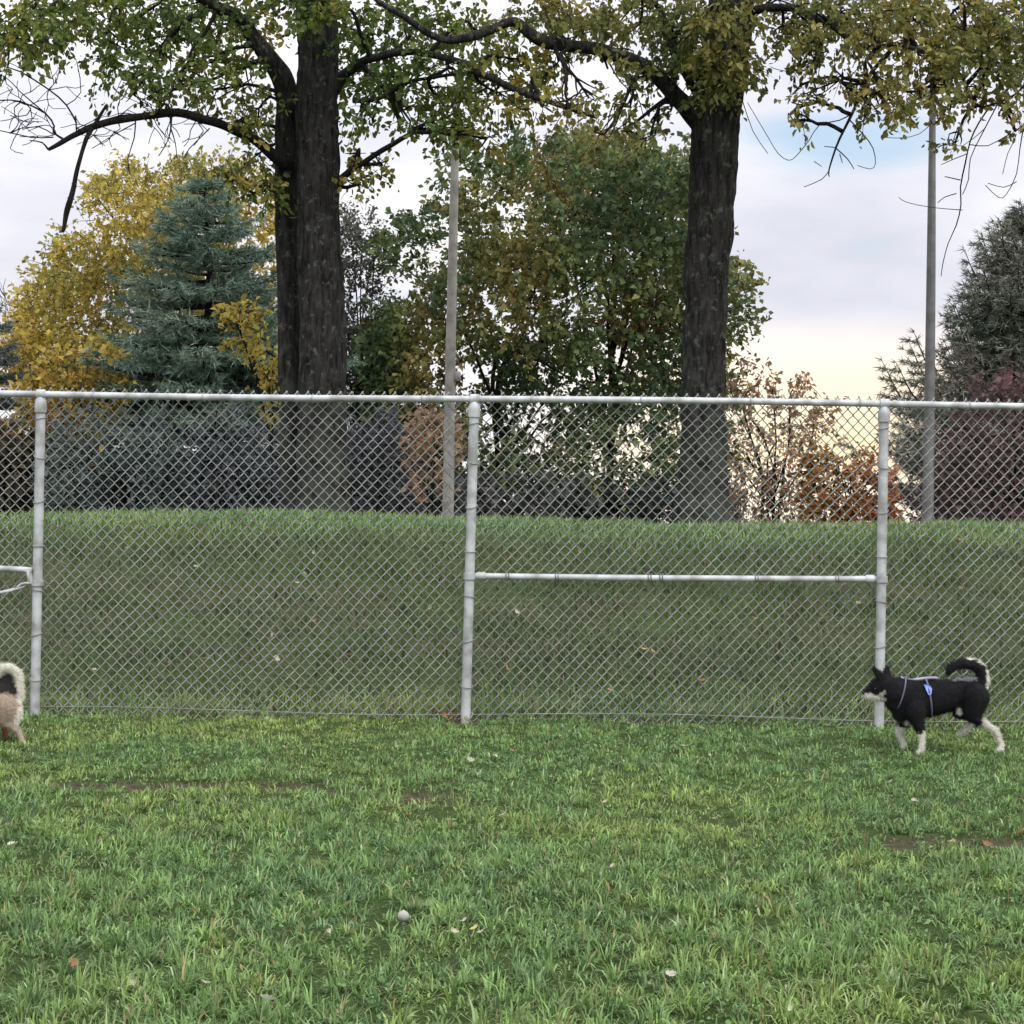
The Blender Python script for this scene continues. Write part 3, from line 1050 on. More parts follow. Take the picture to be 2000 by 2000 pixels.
# ------------------------------------------------------------------ the two large trees behind the crest
def left_oak():
    Y = 22.0
    base = at(628, 1010, Y)
    root = empty('oak_tree', base, 'tall twin-stemmed oak with an arching bare limb, left of the pale pole', 'tree')
    B = M['oak_bark']
    limb_obj('trunk', [(632, 1060, 130), (632, 1010, 110), (631, 940, 98), (630, 760, 92), (626, 560, 86), (622, 400, 80), (620, 200, 80), (619, 60, 78), (617, -120, 72), (612, -420, 58), (605, -800, 34), (600, -1050, 10)], Y, root, B, 56, 0.17, 0.03, 5)
    limb_obj('second_trunk', [(585, 1060, 80, .35), (580, 1000, 66, .35), (572, 760, 52, .35), (566, 560, 46, .35), (562, 400, 44, .35), (561, 260, 46, .3), (556, 170, 44, .2), (530, 115, 36, .1), (488, 62, 28), (430, 18, 24, -.2), (340, -40, 20, -.4), (220, -110, 14, -.5), (100, -160, 8, -.5)], Y, root, B, 36, 0.2, 0.035, 8)
    # bare arching limb with its stub and hanging broken branch
    limb_obj('dead_limb', [(566, 330, 30, .3), (548, 312, 24, .15), (510, 280, 20), (470, 258, 18, -.2), (410, 234, 17, -.4), (335, 222, 16, -.6), (250, 233, 15, -.8), (185, 245, 14, -.9), (150, 262, 11, -1), (118, 281, 9, -1), (95, 292, 6, -1)], Y, root, M['dark_bark'], 12, 0.1, 0.05, 3)
    limb_obj('hanging_branch', [(208, 206, 5, -.9), (192, 232, 8, -.9), (172, 262, 9, -.95), (163, 285, 9, -1), (148, 345, 9, -1), (134, 400, 11, -1), (124, 446, 9, -1), (121, 452, 4, -1)], Y, root, M['dark_bark'], 10, 0.1, 0.05, 4)
    mb = MB()
    tw = [
        [(125, 272, 5, -1), (104, 258, 4, -1), (106, 246, 4, -1), (88, 220, 4, -1), (40, 198, 3, -1.1), (0, 196, 2.5, -1.1), (-60, 200, 2, -1.1)],
        [(150, 240, 4, -1), (130, 205, 4, -1), (95, 175, 3.5, -1.1), (40, 140, 3, -1.2), (0, 128, 2, -1.2)],
        [(88, 220, 3, -1), (40, 180, 2.5, -1), (10, 150, 2, -1), (-30, 140, 2, -1)],
        [(104, 262, 3, -1), (75, 247, 2.5, -1), (45, 252, 2, -1)], [(104, 268, 3, -1), (60, 268, 2.5, -1), (0, 255, 2, -1), (-40, 262, 2, -1)],
        [(95, 292, 4, -1), (82, 278, 3, -1), (58, 274, 2, -1)], [(150, 262, 3, -1), (148, 225, 3, -1)],
        [(300, 224, 4, -.7), (320, 204, 4, -.8), (325, 185, 3, -.8), (352, 172, 2, -.8)], [(320, 204, 3, -.8), (285, 185, 2, -.8), (240, 160, 2, -.8)],
        [(335, 226, 4, -.6), (333, 255, 3, -.7), (325, 280, 2, -.7), (310, 305, 2, -.7)], [(333, 250, 3, -.7), (342, 280, 2, -.7), (345, 310, 1.6, -.7)],
        [(265, 236, 3, -.7), (262, 270, 2.5, -.7), (250, 310, 2, -.7), (254, 340, 2, -.7)], [(266, 240, 2.5, -.7), (225, 262, 2, -.7), (180, 290, 1.6, -.7)],
        [(225, 255, 2, -.7), (210, 275, 1.6, -.7), (195, 282, 1.5, -.7)], [(130, 205, 2.5, -1), (158, 180, 2, -1), (150, 120, 1.8, -1)], [(40, 250, 2, -1), (20, 290, 1.6, -1), (45, 300, 1.5, -1)],
        [(60, 215, 2, -1), (60, 240, 1.7, -1), (20, 225, 1.7, -1)], [(95, 175, 2, -1), (112, 155, 1.6, -1), (118, 120, 1.5, -1)],
        [(400, 236, 3, -.4), (415, 200, 2.4, -.4), (425, 170, 2, -.4)], [(360, 222, 2.5, -.6), (385, 190, 2, -.6), (395, 150, 2, -.6)],
        [(410, 250, 2.5, -.4), (370, 290, 2, -.4), (360, 310, 1.6, -.4)],
    ]
    for t in tw:
        mb = MB()
        twig_run(mb, t, Y)
        mb.build('twig', M['dark_bark'], root)
    lr = np.random.default_rng(77)
    stems_ = [((330, 222), -0.6), ((280, 228), -0.75), ((230, 238), -0.85), ((110, 262), -1), ((60, 212), -1), ((95, 176), -1.1), ((40, 200), -1.1), ((150, 250), -1), ((385, 230), -.5), ((430, 245), -.4), ((20, 260), -1), ((190, 240), -.9), ((10, 150), -1.2), ((350, 224), -.6), ((300, 226), -.7)]
    for (sx, sy), dY in stems_:
        for _ in range(3):
            a = lr.uniform(0, 2 * math.pi)
            q = [(sx, sy, 2.4, dY)]
            x_, y_ = sx, sy
            for k in range(4):
                a += lr.normal(0, 0.45)
                x_ += 18 * math.cos(a)
                y_ += 14 * math.sin(a)
                q.append((x_, y_, 2.0 - 0.2 * k, dY + lr.normal(0, 0.08)))
            mb = MB()
            twig_run(mb, q, Y)
            q2 = [q[2]]
            b = a + lr.choice([-1, 1]) * 0.8
            for k in range(3):
                b += lr.normal(0, 0.3)
                q2.append((q2[-1][0] + 13 * math.cos(b), q2[-1][1] + 11 * math.sin(b), 1.4, q2[-1][3]))
            twig_run(mb, q2, Y)
            mb.build('twig', M['dark_bark'], root)
    # living limbs to the right
    limb_obj('limb', [(650, 175, 30), (672, 148, 22), (708, 122, 17, -.2), (760, 106, 15, -.4), (820, 104, 14, -.7), (890, 120, 14, -1), (950, 150, 13, -1.2), (1020, 180, 12, -1.4), (1085, 203, 10, -1.5), (1165, 228, 6, -1.6)], Y, root, B, 12, 0.08, 0.06, 2)
    limb_obj('limb', [(655, 365, 26), (672, 345, 15, -.1), (700, 322, 12, -.2), (745, 292, 10, -.4), (802, 262, 9, -.6)], Y, root, M['dark_bark'], 12, 0.08, 0.06, 6)
    limb_obj('limb', [(705, 122, 9, -.2), (735, 155, 8, -.3), (757, 185, 7, -.35), (775, 220, 5, -.4), (783, 262, 3, -.4)], Y, root, B, 8)
    limb_obj('limb', [(690, 195, 9, -.2), (740, 190, 9, -.4), (800, 162, 8, -.5), (860, 150, 7, -.7), (930, 140, 6, -.9)], Y, root, B, 8)
    limb_obj('limb', [(625, -60, 40), (700, -160, 28, .5), (800, -260, 20, 1.2), (900, -380, 10, 2)], Y, root, B, 10)
    limb_obj('limb', [(620, -30, 36), (560, -140, 28, -.6), (450, -280, 20, -1.5), (330, -420, 9, -2.4)], Y, root, B, 10)
    limb_obj('limb', [(618, -200, 34), (590, -380, 24, -1.4), (560, -520, 14, -2.6), (520, -640, 7, -3.5)], Y, root, B, 10)
    # crown
    blobs = [
        (40, 40, 110, 75, 150, -1.0, 1.3), (20, 85, 90, 50, 60, -1.2, 1.0), (150, 20, 120, 65, 100), (260, 40, 120, 70, 115, .4), (380, 25, 110, 70, 105), (480, 45, 90, 70, 70, .8),
        (215, 120, 75, 50, 42, -.3), (300, 130, 60, 55, 34, -.5), (260, 185, 45, 22, 10, -.5), (345, 150, 60, 40, 30, -.6), (410, 115, 70, 55, 38, -.2), (330, 175, 40, 20, 8, -.5),
        (470, 140, 50, 55, 28, .2), (505, 210, 48, 65, 40, .3), (505, 300, 45, 50, 30, .2), (520, 370, 42, 32, 22, .1), (460, 350, 40, 26, 12, 0), (420, 180, 40, 28, 12, 0), (475, 235, 30, 30, 10, 0),
        (600, 5, 80, 40, 60, -.9, .5), (620, 25, 50, 26, 22, -1.0, .3),
        (700, 60, 80, 80, 90, .3), (790, 40, 90, 60, 85), (720, 165, 60, 62, 48, .2), (700, 215, 45, 45, 26, .2), (800, 160, 85, 55, 64, -.2), (880, 130, 90, 70, 80, -.4), (930, 60, 90, 60, 70, -.3),
        (970, 180, 90, 50, 56, -.8), (870, 210, 80, 38, 36, -.5), (845, 250, 60, 26, 22, -.4), (900, 262, 50, 24, 18, -.4), (800, 238, 30, 18, 9, -.4), (950, 272, 30, 14, 8, -.4),
        (700, 320, 42, 32, 18, .2), (745, 325, 30, 14, 9, .1), (690, 352, 25, 18, 8, .3), (1060, 200, 50, 36, 22, -1.3), (1010, 120, 60, 50, 34, -.9),
        # crown above the picture
        (350, -130, 330, 120, 170, 0, 3.0), (800, -130, 300, 120, 150, 0, 3.0), (600, -350, 420, 170, 200, 0, 3.4), (600, -650, 340, 190, 150, 0, 3.0), (600, -920, 200, 140, 70, 0, 2.0),
        (600, -250, 300, 200, 80, -3.2, 1.2),
    ]
    branches_to(blobs, Y, root)
    P, D = blob_points(blobs, Y, 0.64)
    pal = palette([(0.075, 0.12, 0.032), (0.105, 0.16, 0.036), (0.155, 0.195, 0.04), (0.235, 0.225, 0.045), (0.33, 0.255, 0.055)], noise_scale=0.9, seed=3)
    sprays(P, D, 12, 0.24, 0.07, pal, root, M['dark_bark'])


def right_oak():
    Y = 21.5
    base = at(1372, 1010, Y)
    root = empty('oak_tree', base, 'large dark-trunked oak with bronze leaves, standing right of centre', 'tree')
    B = M['oak_bark']
    limb_obj('trunk', [(1374, 1070, 145), (1374, 1010, 112), (1373, 930, 94), (1373, 760, 83), (1378, 600, 82), (1390, 400, 88), (1398, 260, 94), (1402, 200, 98), (1412, 130, 92), (1424, 40, 88), (1432, -60, 82), (1445, -300, 66), (1450, -650, 40), (1452, -950, 10)], Y, root, B, 56, 0.17, 0.03, 15)
    limb_obj('limb', [(1385, 250, 60), (1352, 222, 40, -.1), (1325, 190, 33, -.2), (1290, 155, 30, -.3), (1245, 122, 28, -.4), (1190, 103, 26, -.5), (1120, 90, 25, -.7), (1060, 82, 25, -.8), (1032, 66, 24, -.9), (1006, 46, 20, -.9), (960, 58, 18, -1), (890, 76, 17, -1.2), (848, 72, 15, -1.3), (806, 46, 13, -1.4), (744, 4, 11, -1.5), (680, -50, 8, -1.6)], Y, root, B, 16, 0.12, 0.05, 9)
    limb_obj('limb', [(1440, 60, 34), (1465, 26, 22), (1500, 14, 18, -.2), (1565, 20, 16, -.4), (1616, 48, 13, -.6), (1660, 78, 11, -.8), (1705, 92, 10, -.9), (1750, 86, 10, -1), (1792, 97, 9, -1), (1825, 114, 7, -1.1), (1850, 150, 5, -1.1), (1870, 190, 3, -1.1)], Y, root, B, 12, 0.08, 0.05, 11)
    limb_obj('limb', [(1748, 88, 9, -1), (1714, 127, 8, -1), (1692, 156, 7, -1), (1665, 222, 6, -1), (1634, 286, 4, -1), (1619, 332, 3, -1), (1620, 345, 2, -1)], Y, root, M['dark_bark'], 8)
    limb_obj('limb', [(1432, -40, 40), (1520, -110, 28, .3), (1650, -120, 22, .6), (1800, -60, 16, .6), (1920, 20, 13, .4), (2010, 80, 9, .3), (2080, 130, 6, .2)], Y, root, B, 12, 0.08, 0.06, 12)
    limb_obj('limb', [(1920, 20, 9, .4), (1890, 90, 7, .1), (1880, 150, 6, 0), (1905, 205, 5, -.1), (1935, 205, 4, -.1), (1975, 190, 4, -.1), (2020, 150, 4, -.1)], Y, root, M['dark_bark'], 8)
    limb_obj('limb', [(1440, -150, 36), (1380, -300, 26, -1), (1300, -420, 18, -2), (1200, -520, 8, -3)], Y, root, B, 10)
    limb_obj('limb', [(1446, -260, 34), (1530, -420, 24, 1), (1650, -560, 10, 2)], Y, root, B, 10)
    limb_obj('limb', [(1375, 210, 20), (1345, 160, 14, -.3), (1310, 90, 12, -.4), (1290, 20, 10, -.5), (1240, -60, 6, -.6)], Y, root, B, 10)
    mb = MB()
    tw = [
        [(1665, 222, 3, -1), (1640, 235, 2.4, -1), (1600, 245, 2, -1), (1580, 275, 1.8, -1), (1555, 305, 1.6, -1), (1540, 313, 1.5, -1), (1520, 300, 1.5, -1), (1500, 268, 1.4, -1), (1460, 200, 1.4, -1)],
        [(1660, 235, 3, -1), (1685, 262, 2.4, -1), (1705, 290, 2, -1), (1710, 320, 1.6, -1), (1700, 330, 1.5, -1), (1675, 323, 1.4, -1)],
        [(1634, 290, 2.4, -1), (1655, 310, 2, -1), (1668, 330, 1.6, -1)], [(1634, 288, 2, -1), (1610, 286, 1.6, -1)], [(1640, 300, 2, -1), (1645, 318, 1.5, -1)],
        [(1620, 332, 2, -1), (1605, 350, 1.8, -1), (1570, 365, 1.5, -1)], [(1590, 315, 1.6, -1), (1605, 325, 1.5, -1)],
        [(1935, 205, 4, -.1), (1912, 240, 3.6, -.1), (1895, 275, 3.2, -.1), (1885, 320, 3, -.1), (1876, 365, 2.6, -.1), (1877, 400, 2.4, -.1), (1868, 440, 2.2, -.1), (1852, 475, 2, -.1), (1842, 512, 1.8, -.1), (1838, 540, 1.5, -.1)],
        [(1950, 200, 3, -.1), (1918, 262, 2.4, -.1), (1895, 310, 2, -.1), (1892, 350, 1.8, -.1), (1880, 380, 1.6, -.1)],
        [(1890, 300, 2.2, -.1), (1860, 312, 1.8, -.1), (1838, 322, 1.6, -.1)], [(1876, 352, 2.2, -.1), (1845, 345, 1.8, -.1)], [(1868, 378, 2, -.1), (1845, 385, 1.8, -.1), (1832, 396, 1.6, -.1)],
        [(1895, 283, 2.4, -.1), (1930, 285, 2, -.1), (1965, 265, 1.8, -.1), (1985, 262, 1.8, -.1), (1968, 300, 1.6, -.1), (1958, 340, 1.6, -.1)],
        [(2000, 240, 3, -.1), (1992, 290, 2.2, -.1), (1985, 340, 2, -.1), (1965, 380, 1.6, -.1), (1950, 386, 1.6, -.1), (1925, 362, 1.5, -.1)],
        [(1985, 355, 2, -.1), (1960, 366, 1.8, -.1), (1930, 358, 1.6, -.1)], [(1925, 250, 2, -.1), (1880, 285, 1.6, -.1), (1840, 280, 1.4, -.1)],
        [(1820, 240, 2, -1), (1795, 262, 1.5, -1), (1760, 270, 1.4, -1), (1725, 268, 1.3, -1)], [(1870, 130, 3, -.1), (1890, 180, 2.5, -.1), (1908, 215, 2, -.1)],
        [(1880, 410, 1.8, -.1), (1820, 405, 1.4, -.1), (1770, 395, 1.3, -.1), (1755, 385, 1.2, -.1)],
        [(1555, 40, 3, -.4), (1552, 90, 2, -.4), (1562, 138, 1.6, -.4), (1520, 136, 1.4, -.4), (1505, 130, 1.4, -.4)], [(1220, 110, 3, -.4), (1230, 150, 2.4, -.5), (1245, 185, 2, -.5), (1258, 235, 1.6, -.5)],
        [(1180, 105, 4, -.5), (1205, 150, 3, -.6), (1230, 178, 2.5, -.6)], [(1120, 215, 2.4, -1.6), (1140, 190, 2, -1.5), (1190, 170, 1.6, -1.4)], [(1204, 240, 1.6, -.6), (1200, 215, 1.5, -.6), (1210, 180, 1.5, -.6)],
        [(1370, 205, 2, -.3), (1300, 208, 1.5, -.4), (1255, 206, 1.4, -.4)], [(1450, 195, 2, -.2), (1470, 255, 1.5, -.2), (1500, 300, 1.4, -.2)],
    ]
    for t in tw:
        mb = MB()
        twig_run(mb, t, Y)
        mb.build('twig', M['dark_bark'], root)
    blobs = [
        (1060, 20, 90, 60, 80), (1150, 40, 100, 60, 95, -.2), (1250, 40, 95, 70, 100), (1330, 60, 70, 80, 80), (1190, 130, 80, 30, 22, -.4), (1090, 125, 60, 40, 28, -.6),
        (1150, 190, 55, 34, 14, -1.2), (1260, 150, 60, 34, 22, -.3), (1230, 205, 50, 26, 12, -.5), (1215, 255, 22, 20, 6, -.5), (1265, 260, 22, 28, 8, -.5), (1110, 215, 40, 22, 10, -1.4), (1310, 210, 20, 16, 4, -.4),
        (1180, 262, 22, 12, 4, -.6), (1340, 130, 40, 55, 28, -.2),
        (1405, 40, 62, 55, 85, -1.1, .5), (1405, 120, 58, 50, 72, -1.0, .45), (1410, 168, 52, 26, 36, -.95, .35), (1360, 60, 50, 60, 45, -.6, .6), (1450, 110, 30, 45, 20, -.4, .4), (1465, 130, 30, 22, 8, -.3, .4),
        (1510, -5, 80, 34, 38, 0, .8), (1490, 70, 40, 34, 10, -.2), (1530, 50, 40, 30, 10, -.3), (1580, 45, 60, 50, 55, -.3), (1600, 95, 50, 34, 28, -.5), (1570, 85, 40, 28, 14, -.5),
        (1660, 30, 90, 50, 90, -.3), (1760, 30, 90, 60, 115, -.4), (1850, 40, 90, 70, 125, -.2), (1940, 50, 90, 80, 150, 0), (2030, 60, 90, 90, 140, 0),
        (1700, 90, 60, 34, 34, -.8), (1790, 110, 70, 44, 56, -.9), (1860, 110, 60, 44, 44, -.5), (1940, 140, 70, 44, 44, -.2), (2010, 160, 60, 50, 38, -.1),
        (1565, 165, 22, 34, 8, -.4), (1562, 205, 24, 20, 10, -.4), (1556, 238, 28, 12, 7, -.4), (1585, 130, 22, 24, 8, -.4),
        (1650, 140, 34, 34, 13, -.9), (1655, 165, 28, 18, 10, -.9), (1725, 165, 44, 32, 24, -1), (1750, 200, 48, 28, 30, -1), (1700, 212, 24, 16, 10, -1), (1775, 180, 34, 26, 16, -1), (1820, 180, 28, 44, 22, -1), (1838, 222, 26, 18, 9, -.9),
        (1900, 190, 44, 22, 14, -.2), (1975, 215, 34, 26, 12, -.1), (1990, 255, 18, 16, 5, -.1), (1850, 160, 40, 34, 22, -.6), (1865, 280, 16, 8, 3, -.2),
        (1150, -120, 300, 120, 150, 0, 3), (1500, -160, 300, 130, 150, 0, 3), (1880, -110, 260, 110, 150, 0, 3), (1450, -420, 450, 190, 200, 0, 3.4), (1450, -720, 320, 180, 120, 0, 3), (1450, -260, 300, 200, 80, -3.2, 1.2), (2180, 40, 120, 130, 90, .4, 1.6),
    ]
    branches_to(blobs, Y, root)
    P, D = blob_points(blobs, Y, 0.56)
    pal = palette([(0.095, 0.125, 0.038), (0.135, 0.16, 0.044), (0.185, 0.19, 0.05), (0.25, 0.215, 0.058), (0.34, 0.27, 0.075)], noise_scale=0.8, seed=8)
    sprays(P, D, 12, 0.24, 0.073, pal, root, M['dark_bark'], aspect=0.55, droop=0.5)


left_oak()
right_oak()


# ------------------------------------------------------------------ trees and shrubs further back
def outline_plant(name, label, cat, outline, Y, thick, n, leaf, cols, gap=0.4, gap_scale=1.1, tw=0.45, nl=9, stems=1, trunk_px=None, trunk_w=20, group=None, seed=1, aspect=0.62, n_limbs=10, bark='dark_bark', ground_y=1015, drop_base=True, nscale=1.4):
    """A broadleaf plant whose crown fills a solid about its own axis: silhouette in the picture, depth from its width."""
    poly = np.asarray(outline, float)
    x0, y0 = poly.min(0)
    x1, y1 = poly.max(0)
    cx = trunk_px if trunk_px is not None else (x0 + x1) / 2
    base = at(cx, ground_y, Y)
    gz = float(ground_h(np.array([base.x]), np.array([Y]))[0])
    base.z = gz
    root = empty(name, base, label, cat, group)
    m = n * 4
    px = rng.uniform(x0, x1, m)
    py = rng.uniform(y0, y1, m)
    ok = inside(poly, px, py)
    px, py = px[ok], py[ok]
    # depth: rounder towards the middle of the silhouette
    cxm, hw = (x0 + x1) / 2, (x1 - x0) / 2
    dd = np.sqrt(np.clip(1 - ((px - cxm) / hw) ** 2, 0.08, 1)) * thick
    Yd = Y + rng.uniform(-1, 1, len(px)) * dd
    P = at_np(px, py, Yd)
    P_ = P * np.array([1, 0.45, 1])
    g = vnoise(P_, gap_scale, seed + 100) * 0.65 + vnoise(P_, gap_scale * 0.4, seed + 101) * 0.35
    ok = g > gap
    P = P[ok][:n]
    P = P[P[:, 2] > gz + 0.02]
    C0 = np.array([base.x, Y, at(cxm, (y0 + y1) / 2, Y).z])
    D = unit(unit(P - C0) * 0.8 + rng.normal(0, 0.6, P.shape) + np.array([0, 0, 0.1]))
    sprays(P, D, nl, tw, leaf, palette(cols, noise_scale=nscale, seed=seed), root, M[bark], aspect=aspect * 1.12, simple=True)
    # stems and limbs reaching into the crown
    mb = MB()
    topz = at(cxm, y0, Y).z
    w = trunk_w * Y / F * 0.5
    for s in range(stems):
        ox = (s - (stems - 1) / 2) * w * 2.4
        tgt = P[rng.integers(len(P))] if stems > 1 else np.array([C0[0], Y, topz - 0.15 * (topz - gz)])
        mid = np.array([base.x + ox * 1.5, Y + rng.normal(0, 0.1), gz + 0.45 * (topz - gz)])
        q = catmull([(base.x + ox, Y, gz - 0.15), (base.x + ox * 1.1, Y, gz + 0.12 * (topz - gz)), mid, tuple(tgt)], 0.25)
        mb.tube(q, np.linspace(w, w * 0.2, len(q)), 9, ridge=0.1, seed=seed + s)
    mb.build('trunk', M[bark], root)
    mb = MB()
    for k in range(n_limbs):
        tgt = P[rng.integers(len(P))]
        h0 = gz + (0.15 + 0.55 * rng.random()) * (tgt[2] - gz)
        st = np.array([base.x + (0 if stems == 1 else rng.normal(0, w * 1.5)), Y, h0])
        mid = (st + tgt) / 2 + np.array([0, 0, 0.12 * (tgt[2] - h0)]) + rng.normal(0, 0.12, 3)
        q = catmull([st, mid, tgt], 0.3)
        mb.tube(q, np.linspace(w * 0.42, 0.012, len(q)), 6)
    if n_limbs:
        mb.build('limbs', M[bark], root)
    return root


def pine(name, label, px, top_py, base_py, half_px, Y, cols, n_whorl=18, per=9, seed=1, up=0.25, needle=0.13, sparse=0.0, low=0.12, group=None, expo=0.72, irregular=0.13):
    """Soft-needled conifer: whorls of boughs, each bough feathered with needle tufts."""
    top = at(px, top_py, Y)
    base = at(px, base_py, Y)
    gz = float(ground_h(np.array([base.x]), np.array([Y]))[0])
    H = top.z - gz
    root = empty(name, (base.x, Y, gz), label, 'tree', group)
    mb = MB()
    q = np.stack([np.full(12, base.x) + 0.05 * np.sin(np.arange(12)), np.full(12, Y), np.linspace(gz - 0.1, top.z, 12)], 1)
    mb.tube(q, np.linspace(0.11 * H / 5, 0.012, 12), 12, ridge=0.08)
    mb.build('trunk', M['dark_bark'], root)
    half = half_px * Y / F
    bo = MB()
    TP, TD = [], []
    lr = np.random.default_rng(seed)
    for w in range(n_whorl):
        f = low + (1 - low) * (w + 0.5) / n_whorl
        z = gz + H * f
        reach = half * (1 - f) ** expo * lr.uniform(1 - irregular, 1 + irregular) / ((1 - low) ** expo) + 0.08
        for b in range(per):
            if lr.random() < sparse:
                continue
            a = 2 * np.pi * (b + 0.37 * w + lr.uniform(-0.3, 0.3)) / per
            L = reach * lr.uniform(0.65, 1.15)
            d = np.array([math.cos(a), math.sin(a), 0.0])
            st = np.array([base.x, Y, z + lr.uniform(-0.12, 0.12)])
            rise = up * (0.5 + f)
            pts = [st, st + d * L * 0.45 + np.array([0, 0, L * (rise * 0.2 - 0.06)]), st + d * L * 0.8 + np.array([0, 0, L * (rise * 0.45 - 0.08)]), st + d * L + np.array([0, 0, L * (rise * 0.9 - 0.04)])]
            c = catmull(pts, 0.16)
            bo.tube(c, np.linspace(0.022 * L + 0.004, 0.004, len(c)), 5, caps=False)
            # side shoots with tufts
            side = np.array([-d[1], d[0], 0])
            m = max(4, int(L / 0.07))
            for k in range(m):
                t = 0.22 + 0.78 * (k + lr.random()) / m
                pnt = c[min(len(c) - 1, int(t * (len(c) - 1)))]
                sl = (0.34 * L * (1.1 - t) + 0.1) * lr.uniform(0.5, 1.2)
                sgn = 1 if k % 2 else -1
                sd = unit(d * 0.75 + side * sgn * lr.uniform(0.5, 1.0) + np.array([0, 0, 0.12 + 0.2 * lr.random()]))
                e = pnt + sd * sl
                bo.tube([pnt, e], [0.005, 0.002], 3, caps=False)
                j = max(2, int(sl / 0.075))
                for u in np.linspace(0.25, 1.0, j):
                    TP.append(pnt + sd * sl * u)
                    TD.append(sd)
            TP.append(c[-1])
            TD.append(unit(d + np.array([0, 0, 0.4])))
    bo.build('boughs', M['dark_bark'], root)
    TP, TD = np.array(TP), np.array(TD)
    nn = 9
    n = len(TP)
    D = unit(TD[:, None] * 0.9 + rng.normal(0, 0.55, (n, nn, 3))).reshape(-1, 3)
    B = np.repeat(TP, nn, 0) + rng.normal(0, 0.012, (n * nn, 3))
    L = needle * rng.uniform(0.6, 1.25, (n * nn, 1))
    S = unit(np.cross(D, rng.normal(size=D.shape))) * 0.0088
    V = np.stack([B - S, B + S, B + D * L + np.array([0, 0, -0.1]) * L], 1).reshape(-1, 3)
    k = np.arange(n * nn) * 3
    T = np.stack([k, k + 1, k + 2], 1)
    cf = palette(cols, noise_scale=0.7, seed=seed)(np.repeat(TP, nn, 0)) * rng.uniform(0.7, 1.3, (n * nn, 1))
    o = mesh_np('needles', V, [T], M['needle'], root, np.repeat(cf, 3, 0))
    o['kind'] = 'stuff'
    return root


def bare_tree(name, label, px, base_py, top_py, Y, seed, spread=0.5, depth=6, mat='grey_twig', w=0.07, group=None):
    lr = np.random.default_rng(seed)
    base = at(px, base_py, Y)
    gz = float(ground_h(np.array([base.x]), np.array([Y]))[0])
    H = at(px, top_py, Y).z - gz
    root = empty(name, (base.x, Y, gz), label, 'tree', group)
    mbs = [MB(), MB()]

    def grow(p, d, L, r, k):
        q = [p]
        for s in range(3):
            d = unit(d + lr.normal(0, 0.12, 3) + np.array([0, 0, 0.04]))
            q.append(q[-1] + d * L / 3)
        mbs[0 if k >= depth - 1 else 1].tube(q, np.linspace(r, r * 0.66, 4), 6 if k > 2 else 3, caps=False)
        if k == 0:
            return
        for c in range(3 if k > 1 else 4):
            nd = unit(d + lr.normal(0, spread, 3) + np.array([0, 0, 0.12]))
            grow(q[lr.integers(1, 4)] if c else q[-1], nd, L * lr.uniform(0.6, 0.85), max(r * 0.6, 0.007), k - 1)
    grow(np.array([base.x, Y, gz - 0.1]), np.array([0, 0, 1.0]), H * 0.3, w, depth)
    mbs[0].build('trunk', M[mat], root)
    o = mbs[1].build('branches', M[mat], root)
    return root


# golden maple behind the pine
outline_plant('maple_tree', 'golden yellow-leaved tree rising behind the blue-green pine', 'tree',
              [(10, 700), (25, 640), (60, 560), (105, 480), (125, 440), (170, 425), (172, 375), (225, 330), (255, 318), (300, 345), (335, 315), (390, 330), (440, 320), (500, 330), (560, 345), (620, 420), (620, 700), (560, 780), (420, 800), (60, 800), (40, 745)],
              38.0, 3.0, 3900, 0.1, [(0.17, 0.185, 0.05), (0.27, 0.255, 0.06), (0.4, 0.335, 0.07), (0.52, 0.4, 0.08), (0.44, 0.31, 0.065)], gap=0.44, gap_scale=0.8, seed=21, trunk_px=330, trunk_w=26, n_limbs=16)
# low golden shrub above the fence, left
outline_plant('golden_shrub', 'low orange-gold shrub just above the fence rail by the first post', 'shrub',
              [(70, 745), (90, 712), (125, 700), (155, 680), (185, 700), (212, 745), (220, 790), (200, 830), (90, 830), (65, 790)],
              29.0, 0.6, 260, 0.1, [(0.22, 0.2, 0.05), (0.38, 0.3, 0.06), (0.44, 0.32, 0.07), (0.36, 0.2, 0.05)], gap=0.34, gap_scale=0.5, seed=25, trunk_w=10, stems=3, n_limbs=6)
pine('white_pine', 'blue-green soft-needled pine between the golden tree and the twin-stemmed oak', 400, 340, 1010, 290, 30.0,
     [(0.08, 0.135, 0.1), (0.115, 0.18, 0.135), (0.16, 0.235, 0.175), (0.22, 0.28, 0.2)], n_whorl=17, per=10, seed=4, up=0.16, low=0.26, expo=0.85, irregular=0.2, needle=0.15)
pine('white_pine', 'grey-green pine boughs at the far left edge under the golden leaves', -60, 560, 1010, 190, 33.0,
     [(0.05, 0.068, 0.06), (0.08, 0.1, 0.09), (0.11, 0.13, 0.115)], n_whorl=12, per=9, seed=9, up=0.2)
outline_plant('birch_tree', 'slim grey-green small-leaved tree seen just right of the twin-stemmed oak', 'tree',
              [(655, 430), (680, 395), (705, 390), (735, 425), (742, 480), (755, 560), (760, 700), (760, 800), (650, 800)],
              37.0, 0.8, 900, 0.07, [(0.06, 0.07, 0.06), (0.09, 0.1, 0.08), (0.12, 0.13, 0.1)], gap=0.4, gap_scale=0.5, seed=14, trunk_px=700, trunk_w=8, n_limbs=14, tw=0.3)
pine('spruce_tree', 'broad dark conifer filling the shade between the oak and the pale pole', 765, 640, 1010, 150, 38.0,
     [(0.05, 0.07, 0.064), (0.075, 0.098, 0.09), (0.1, 0.122, 0.108)], n_whorl=14, per=10, seed=17, up=0.05, needle=0.2)
